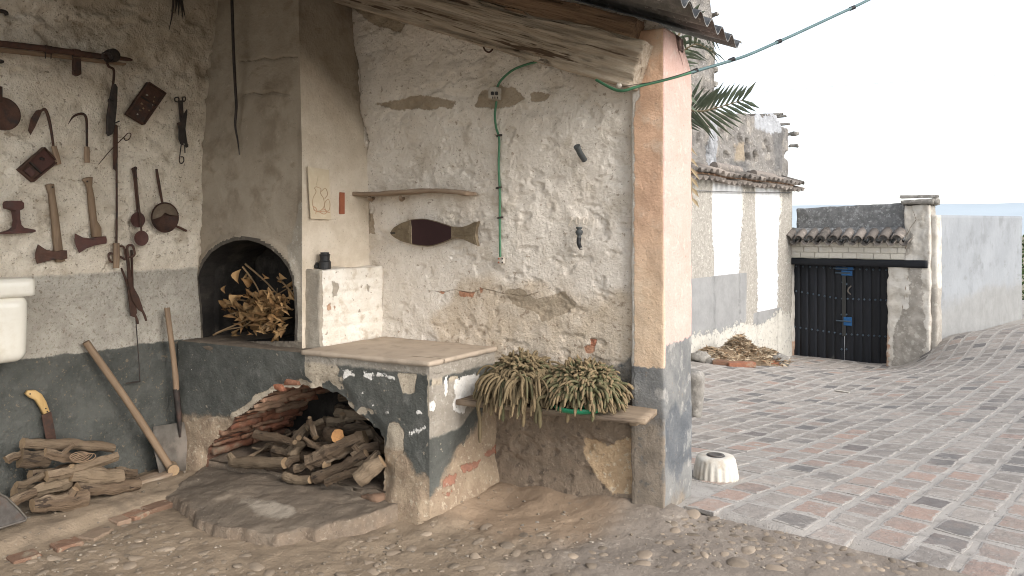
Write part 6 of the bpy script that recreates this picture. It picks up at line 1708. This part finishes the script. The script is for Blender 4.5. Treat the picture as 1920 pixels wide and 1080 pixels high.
V, F = rough_box(0, gs(1698) - sa, -.05, .10, z1_ - .0, zp0 + .01, .05, .012, 5, 9, .01)
V[:, 2] = np.where(V[:, 1] > .05, V[:, 2] - (V[:, 2] > z1_ + .05) * .12, V[:, 2])
link('ledge', gxf(V, sa, .0), F, 'moss_render', gw)
s_ = sa + .05
k_ = 0
while s_ < gs(1690):
    c = gpos(s_, z1_ + .16, -.08 + .02)
    V, F = tilepiece(c, -YA3 + Vector((0, 0, -.42)), .34 * random.uniform(.92, 1.06), .105 * random.uniform(.9, 1.05), 8, .018); link('ledge_tile', V, F, 'old_tile', gw)
    c = gpos(s_ + .105, z1_ + .105, -.06)
    V, F = tilepiece(c, -YA3 + Vector((0, 0, -.42)), .30, .09, 8, .018, up=Vector((0, 0, -1))); link('ledge_tile', V, F, 'old_tile', gw)
    s_ += .212
# left jamb
V, F = rough_box(gs(1469), gs(1485), -.25, .03, -1.2, zt_ + .05, .04, .02, 4, 3, .02)
jm = link('gate_jamb', gxf(V, 0), F, 'pier_plaster', attrs={'m_cem': V[:, 2] * 0 - .2, 'm_brick': -.5 - V[:, 2] + .0, 'm_crack': V[:, 2] * 0 - 1})
tag(jm, 'narrow cracked plaster jamb between yard wall and gate', 'jamb')
# right pier
pz1 = gp(1720, 384, .02).z
s0_, s1_ = gs(1663, .02), gs(1744, .02)
V, F = rough_box(s0_, s1_, -.40, .02, -1.2, pz1, .025, .025, 4, 5, .03)
t_ = sstep(gp(1700, 495).z - .02, gp(1700, 495).z + .02, V[:, 2])
V[:, 0] += t_ * (gs(1696) - s0_) * (1 - (V[:, 0] - s0_) / (s1_ - s0_))
V[:, 0] += -.03 * sstep(-.2, -1.0, V[:, 2]) * (V[:, 0] < s0_ + .1)
def gpl(pts): return [((gp(u, v, .02) - G03).dot(YB3), gp(u, v, .02).z) for u, v in pts]
pc1 = [gpl(q) for q in ([(1700, 500), (1728, 500), (1730, 560), (1738, 640), (1720, 690), (1672, 690), (1678, 610), (1692, 585), (1702, 575), (1708, 540)], [(1692, 455), (1702, 430), (1712, 440), (1705, 475), (1692, 480)])]
prc = gpl([(1705, 380), (1714, 400), (1718, 412), (1708, 425), (1700, 440), (1702, 455), (1694, 475)]); prc2 = gpl([(1705, 500), (1700, 530), (1695, 560), (1690, 590)])
pier = thing('gate_pier', 'cracked plaster gate pier with bare cement patches and a stone cap', 'pier', gpos((s0_ + s1_) / 2, -1.1))
front = V[:, 1] > -.02
link('shaft', gxf(V, 0), F, 'pier_plaster', pier, attrs={
    'm_cem': np.where(front, union(*[polysdf(V[:, 0], V[:, 2], p) for p in pc1]), .05), 'm_brick': np.where(V[:, 0] < s0_ + .08, np.minimum(-.2 - V[:, 2], .03 - (V[:, 0] - s0_)) * .6, -1),
    'm_crack': np.where(front, .006 - np.minimum(linedist(V[:, 0], V[:, 2], prc), linedist(V[:, 0], V[:, 2], prc2)), -1)})
V, F = rough_box(gs(1690), gs(1752), -.42, .08, pz1 + .002, gp(1720, 374).z, .04, .02, 5, 8, .02); link('cap', gxf(V, 0), F, 'stone', pier)
for u, v_ in ((1700, 372), (1735, 371)):
    c = gp(u, v_, -.1); V, F = tilepiece(c - YB3 * .1, YB3, .3, .06, 6, .015); link('cap_tile', V, F, 'stone', pier, False)
c = gp(1752, 377, -.1); V, F = blob(c, .09, .09, .07, 6, .4, 2, 2.5); link('cap_stone', V, F, 'stone', pier)
# return beside the pier, grey painted foot
V, F = rough_box(gs(1743, -.06), gs(1757, -.06), -.40, -.06, -1.0, gp(1750, 402).z, .04, .015, 4, 6, .02)
o = link('pier_return', gxf(V, 0), F, 'pier_plaster', attrs={'m_cem': gp(1750, 540).z - V[:, 2], 'm_brick': V[:, 2] * 0 - 1, 'm_crack': V[:, 2] * 0 - 1})
tag(o, 'narrow wall return between gate pier and grey wall, painted grey below', 'wall')

# ------------------------------------------------------------------ long grey wall
A = Vector((*UD(1754, 13.15), 0)); B = Vector((*UD(1915, 16.6), 0))
dw = (B - A); LW = dw.length; dw.normalize(); nw = Vector((dw.y, -dw.x, 0))
if nw.dot(A) > 0: nw = -nw
zt0 = CAMH + (HZ - 403) / FPX * 13.15; zt1 = CAMH + (HZ - 405.5) / FPX * 16.6
wallgrid_o = wallgrid('grey_wall', lambda h, z, o: (A.x + dw.x * h + nw.x * o, A.y + dw.y * h + nw.y * o, z), 0, LW, -1.1, lambda h: zt0 + (zt1 - zt0) * h / LW, .05,
         lambda h, z: fbm(h, z, .8, 3, 81) * .04 + fbm(h, z, 4, 3, 82) * .012, 'grey_wall', attrs={'m_damp': lambda h, z: .45 - z + .5 * fbm(h, z, .9, 3, 4)}, thick=.3, nout=tuple(nw))
tag(wallgrid_o, 'long plain grey cement wall running off beyond the gate pier', 'wall')
# green bush past the end of the grey wall
bp_ = Vector((*UD(1948, 17.6), 0)); bz = float(gz(bp_.x, bp_.y))
bush = thing('green_bush', 'green leafy bush past the end of the grey wall', 'bush', (bp_.x, bp_.y, bz))
b = MB()
for i in range(1500):
    th, r_ = random.uniform(0, 6.283), random.random() ** .5
    z = random.random()
    rad_ = .42 * (1 - (2 * z - 1) ** 2 * .7) * (1 + .3 * math.sin(th * 3 + z * 5))
    c = Vector((bp_.x + math.cos(th) * r_ * rad_, bp_.y + math.sin(th) * r_ * rad_, bz + .1 + z * 1.9))
    d = Vector((random.uniform(-1, 1), random.uniform(-1, 1), random.uniform(-.6, .8))).normalized(); s2 = d.orthogonal().normalized() * .028
    L = random.uniform(.06, .11)
    b.add([c, c + d * L * .5 + s2, c + d * L, c + d * L * .5 - s2], [(0, 1, 2, 3)], rnd=random.random())
tag(b.build('foliage', 'leaf_green', bush, False), kind='stuff')
b = MB()
for i in range(5):
    b.tube([(bp_.x + random.uniform(-.05, .05), bp_.y, bz - .1), (bp_.x + random.uniform(-.2, .2), bp_.y + random.uniform(-.2, .2), bz + 1.0), (bp_.x + random.uniform(-.3, .3), bp_.y + random.uniform(-.3, .3), bz + 1.7)], [.02, .014, .006], 6)
b.build('stems', 'dry_twig', bush)

# ------------------------------------------------------------------ brush heap, edging bricks, stones
hc = onG(1392, 678)
hz = float(gz(hc.x, hc.y))
def along(du): return None
heap = MB(); rs = random.Random(3)
a, c = onG(1322, 676), onG(1466, 684)
ax = (c - a); HL = ax.length / 2; ax.normalize(); pr_ = Vector((-ax.y, ax.x, 0)); mid = (a + c) / 2 + pr_ * .18
for i in range(5200):
    s_ = rs.uniform(-1, 1); w = rs.gauss(0, .45)
    hmax = .30 * (1 - s_ * s_ * .8) * math.exp(-w * w * 1.4) * (1 + .35 * math.sin(s_ * 7 + 1))
    q = mid + ax * (s_ * HL) + pr_ * (w * .45); z = float(hz) + rs.random() ** .6 * hmax
    p = Vector((q.x, q.y, z + .0))
    d = Vector((rs.uniform(-1, 1), rs.uniform(-1, 1), rs.uniform(-.35, .35))).normalized(); s2 = d.orthogonal().normalized() * rs.uniform(.006, .018); L = rs.uniform(.05, .14)
    heap.add([p - d * L / 2 - s2 * .5, p + s2, p + d * L / 2, p - s2], [(0, 1, 2, 3)], rnd=rs.random())
br = thing('brush_heap', 'heap of dry brown cut grass and stalks at the foot of the yard wall', 'heap', (mid.x, mid.y, hz))
tag(heap.build('stalks', 'brush', br, False), kind='stuff')
V, F = [], []
n1, n2 = 26, 12
for i in range(n1):
    for j in range(n2):
        s_ = -1.06 + 2.12 * i / (n1 - 1); w = -1.2 + 2.4 * j / (n2 - 1)
        hgt = .22 * max(0, 1 - s_ * s_) * math.exp(-w * w * 1.4)
        q = mid + ax * (s_ * HL) + pr_ * (w * .45); V.append((q.x, q.y, float(gz(q.x, q.y)) - .03 + hgt + .03 * noise.noise(Vector((s_ * 6, w * 4, 2)))))
F = grid_faces(n1, n2).tolist()
link('mound', V, F, 'brush', br, attrs={'rnd': [.2] * len(V)})
for k_, (u0, v0, u1, v1, lab) in enumerate(((1336, 684, 1366, 687, 'red brick edging the brush heap, next to the guard stone'), (1367, 688, 1418, 690, 'long red brick edging the middle of the brush heap'), (1432, 684, 1472, 687, 'flat red brick edging the brush heap by the gate'), (1322, 681, 1336, 683, 'grey brick end at the corner of the brush heap'))):
    p, q = onG(u0, v0), onG(u1, v1); q.z = p.z = (p.z + q.z) / 2
    d = (q - p) / 2; w = Vector((-d.y, d.x, 0)).normalized() * .075
    V, F = boxmesh((p + q) / 2 + w + Vector((0, 0, .03)), d, w, Vector((0, 0, .038)), .008)
    tag(link('edging_brick', V, F, 'brick_red' if k_ < 3 else 'stone', smooth=False), lab, 'brick', 'bricks edging the brush heap')
for k_, (u, v_, r_, lab) in enumerate(((1312, 672, .15, 'grey rubble stone at the left end of the brush heap'), (1332, 667, .12, 'smaller rubble stone behind the left end of the brush heap'), (1462, 679, .16, 'pitted grey stone at the gate end of the brush heap'), (1446, 668, .13, 'grey stone against the wall by the gate end of the heap'))):
    p = onG(u, v_ + 6); V, F = blob((p.x, p.y, p.z + r_ * .45), r_, r_ * .8, r_ * .62, k_ + 2, .35, 3, 2)
    tag(link('rubble_stone', V, F, 'stone'), lab, 'stone', 'rubble stones round the brush heap')
# white paper scrap on the paving
p = onG(1579, 736); V, F = boxmesh(p + Vector((0, 0, .016)), YB3 * .09 - YA3 * .01, YA3 * .02, Vector((0, 0, .004)), .002)
tag(link('white_strip', V, F, 'white_plastic', smooth=False), 'small white strip lying on the paving in front of the gate', 'strip')
# thin wire across the sky
b = MB(); b.tube(spline([ud(1380, 176, 30), ud(1590, 160, 32), ud(1760, 149, 34), ud(2000, 132, 38)], 5), .007, 5); tw_o = b.build('sky_wire', 'wire')
tag(tw_o, 'faint thin wire crossing the white sky beyond the yard', 'wire')

# ------------------------------------------------------------------ palm behind the shed
pbx, pby = UD(1212, 6.9)
pz0 = float(gz(pbx, pby))
palm = thing('palm_tree', 'young palm behind the orange pillar with one frond against the sky', 'palm', (pbx, pby, pz0))
CZ = 2.35
b = MB(); b.tube([(pbx, pby, pz0 - .1), (pbx, pby, 1.2), (pbx, pby, CZ)], [.17, .14, .13], 12); b.build('trunk', 'palm_dry', palm)
def frond(path, nl, Lmax, name, sub, mat='palm_green', droop=.25, seed=0, turn=0.0):
    rs = random.Random(seed)
    P = spline(path, 8); m = len(P)
    v, f, g, mi = tubemesh(P, list(np.linspace(.014, .004, m)), 6)
    fr_ = None; b = MB()
    if sub: fr_ = link(name, v, f, 'palm_dry', palm, grain=g)
    else: b.add(v, f)
    for i in range(nl):
        t = .18 + .82 * i / (nl - 1); k = min(m - 2, int(t * (m - 1))); c = P[k].lerp(P[k + 1], t * (m - 1) - k)
        T = (P[k + 1] - P[k]).normalized(); side = T.cross(Vector((0, 0, 1))).normalized(); up = side.cross(T)
        side, up = side * math.cos(turn) + up * math.sin(turn), up * math.cos(turn) - side * math.sin(turn)
        for sgn in (-1, 1):
            L = Lmax * (.55 + .45 * math.sin(math.pi * min(1, t * .95 + .1))) * rs.uniform(.85, 1.08)
            d = (T * (.5 + .55 * t) + side * sgn * .85 + up * rs.uniform(-.1, .25)).normalized()
            e = c + d * L + Vector((0, 0, -droop * L)); mm = c + d * L * .5 + Vector((0, 0, -droop * .12 * L))
            w = (e - c).cross(up).normalized() * .017
            V = [c - w * .4, c + w * .4, mm + w, e, mm - w, mm + up * -.006]
            F = [(0, 5, 4), (0, 1, 5), (1, 2, 5), (5, 2, 3), (5, 3, 4)]
            if sub: link('leaflet', V, F, mat, fr_, False)
            else: b.add(V, F, mi=1)
    if not sub: b.build(name, ['palm_dry', mat], palm, False)
ctr = Vector((pbx, pby, CZ))
tip = ud(1392, 188, 6.2); midp = ud(1320, 208, 6.45); st = ctr + Vector((0, 0, .08))
frond([st, ctr.lerp(midp, .6) + Vector((0, 0, .12)), midp, tip], 19, .34, 'frond', True, droop=.05, seed=1, turn=1.25)
frond([st, ud(1262, 90, 6.7), ud(1295, 40, 6.5), ud(1330, 60, 6.3)], 16, .30, 'frond', True, seed=2, turn=.9)
frond([st, ud(1255, 130, 6.8), ud(1300, 84, 6.5), ud(1336, 96, 6.3)], 14, .24, 'frond', True, seed=3, turn=.6)
frond([st, ud(1262, 230, 6.7), ud(1290, 300, 6.5), ud(1298, 372, 6.4)], 10, .14, 'frond', True, 'palm_dry', seed=4)
for i in range(12):
    a = rad(95 + i * 19); R = random.uniform(1.0, 1.4)
    d = Vector((math.cos(a), math.sin(a), 0))
    frond([st, ctr + d * R * .4 + Vector((0, 0, .5)), ctr + d * R * .8 + Vector((0, 0, .45)), ctr + d * R * 1.1 + Vector((0, 0, random.uniform(-.1, .3)))], 14, .30, 'frond', False, seed=10 + i)
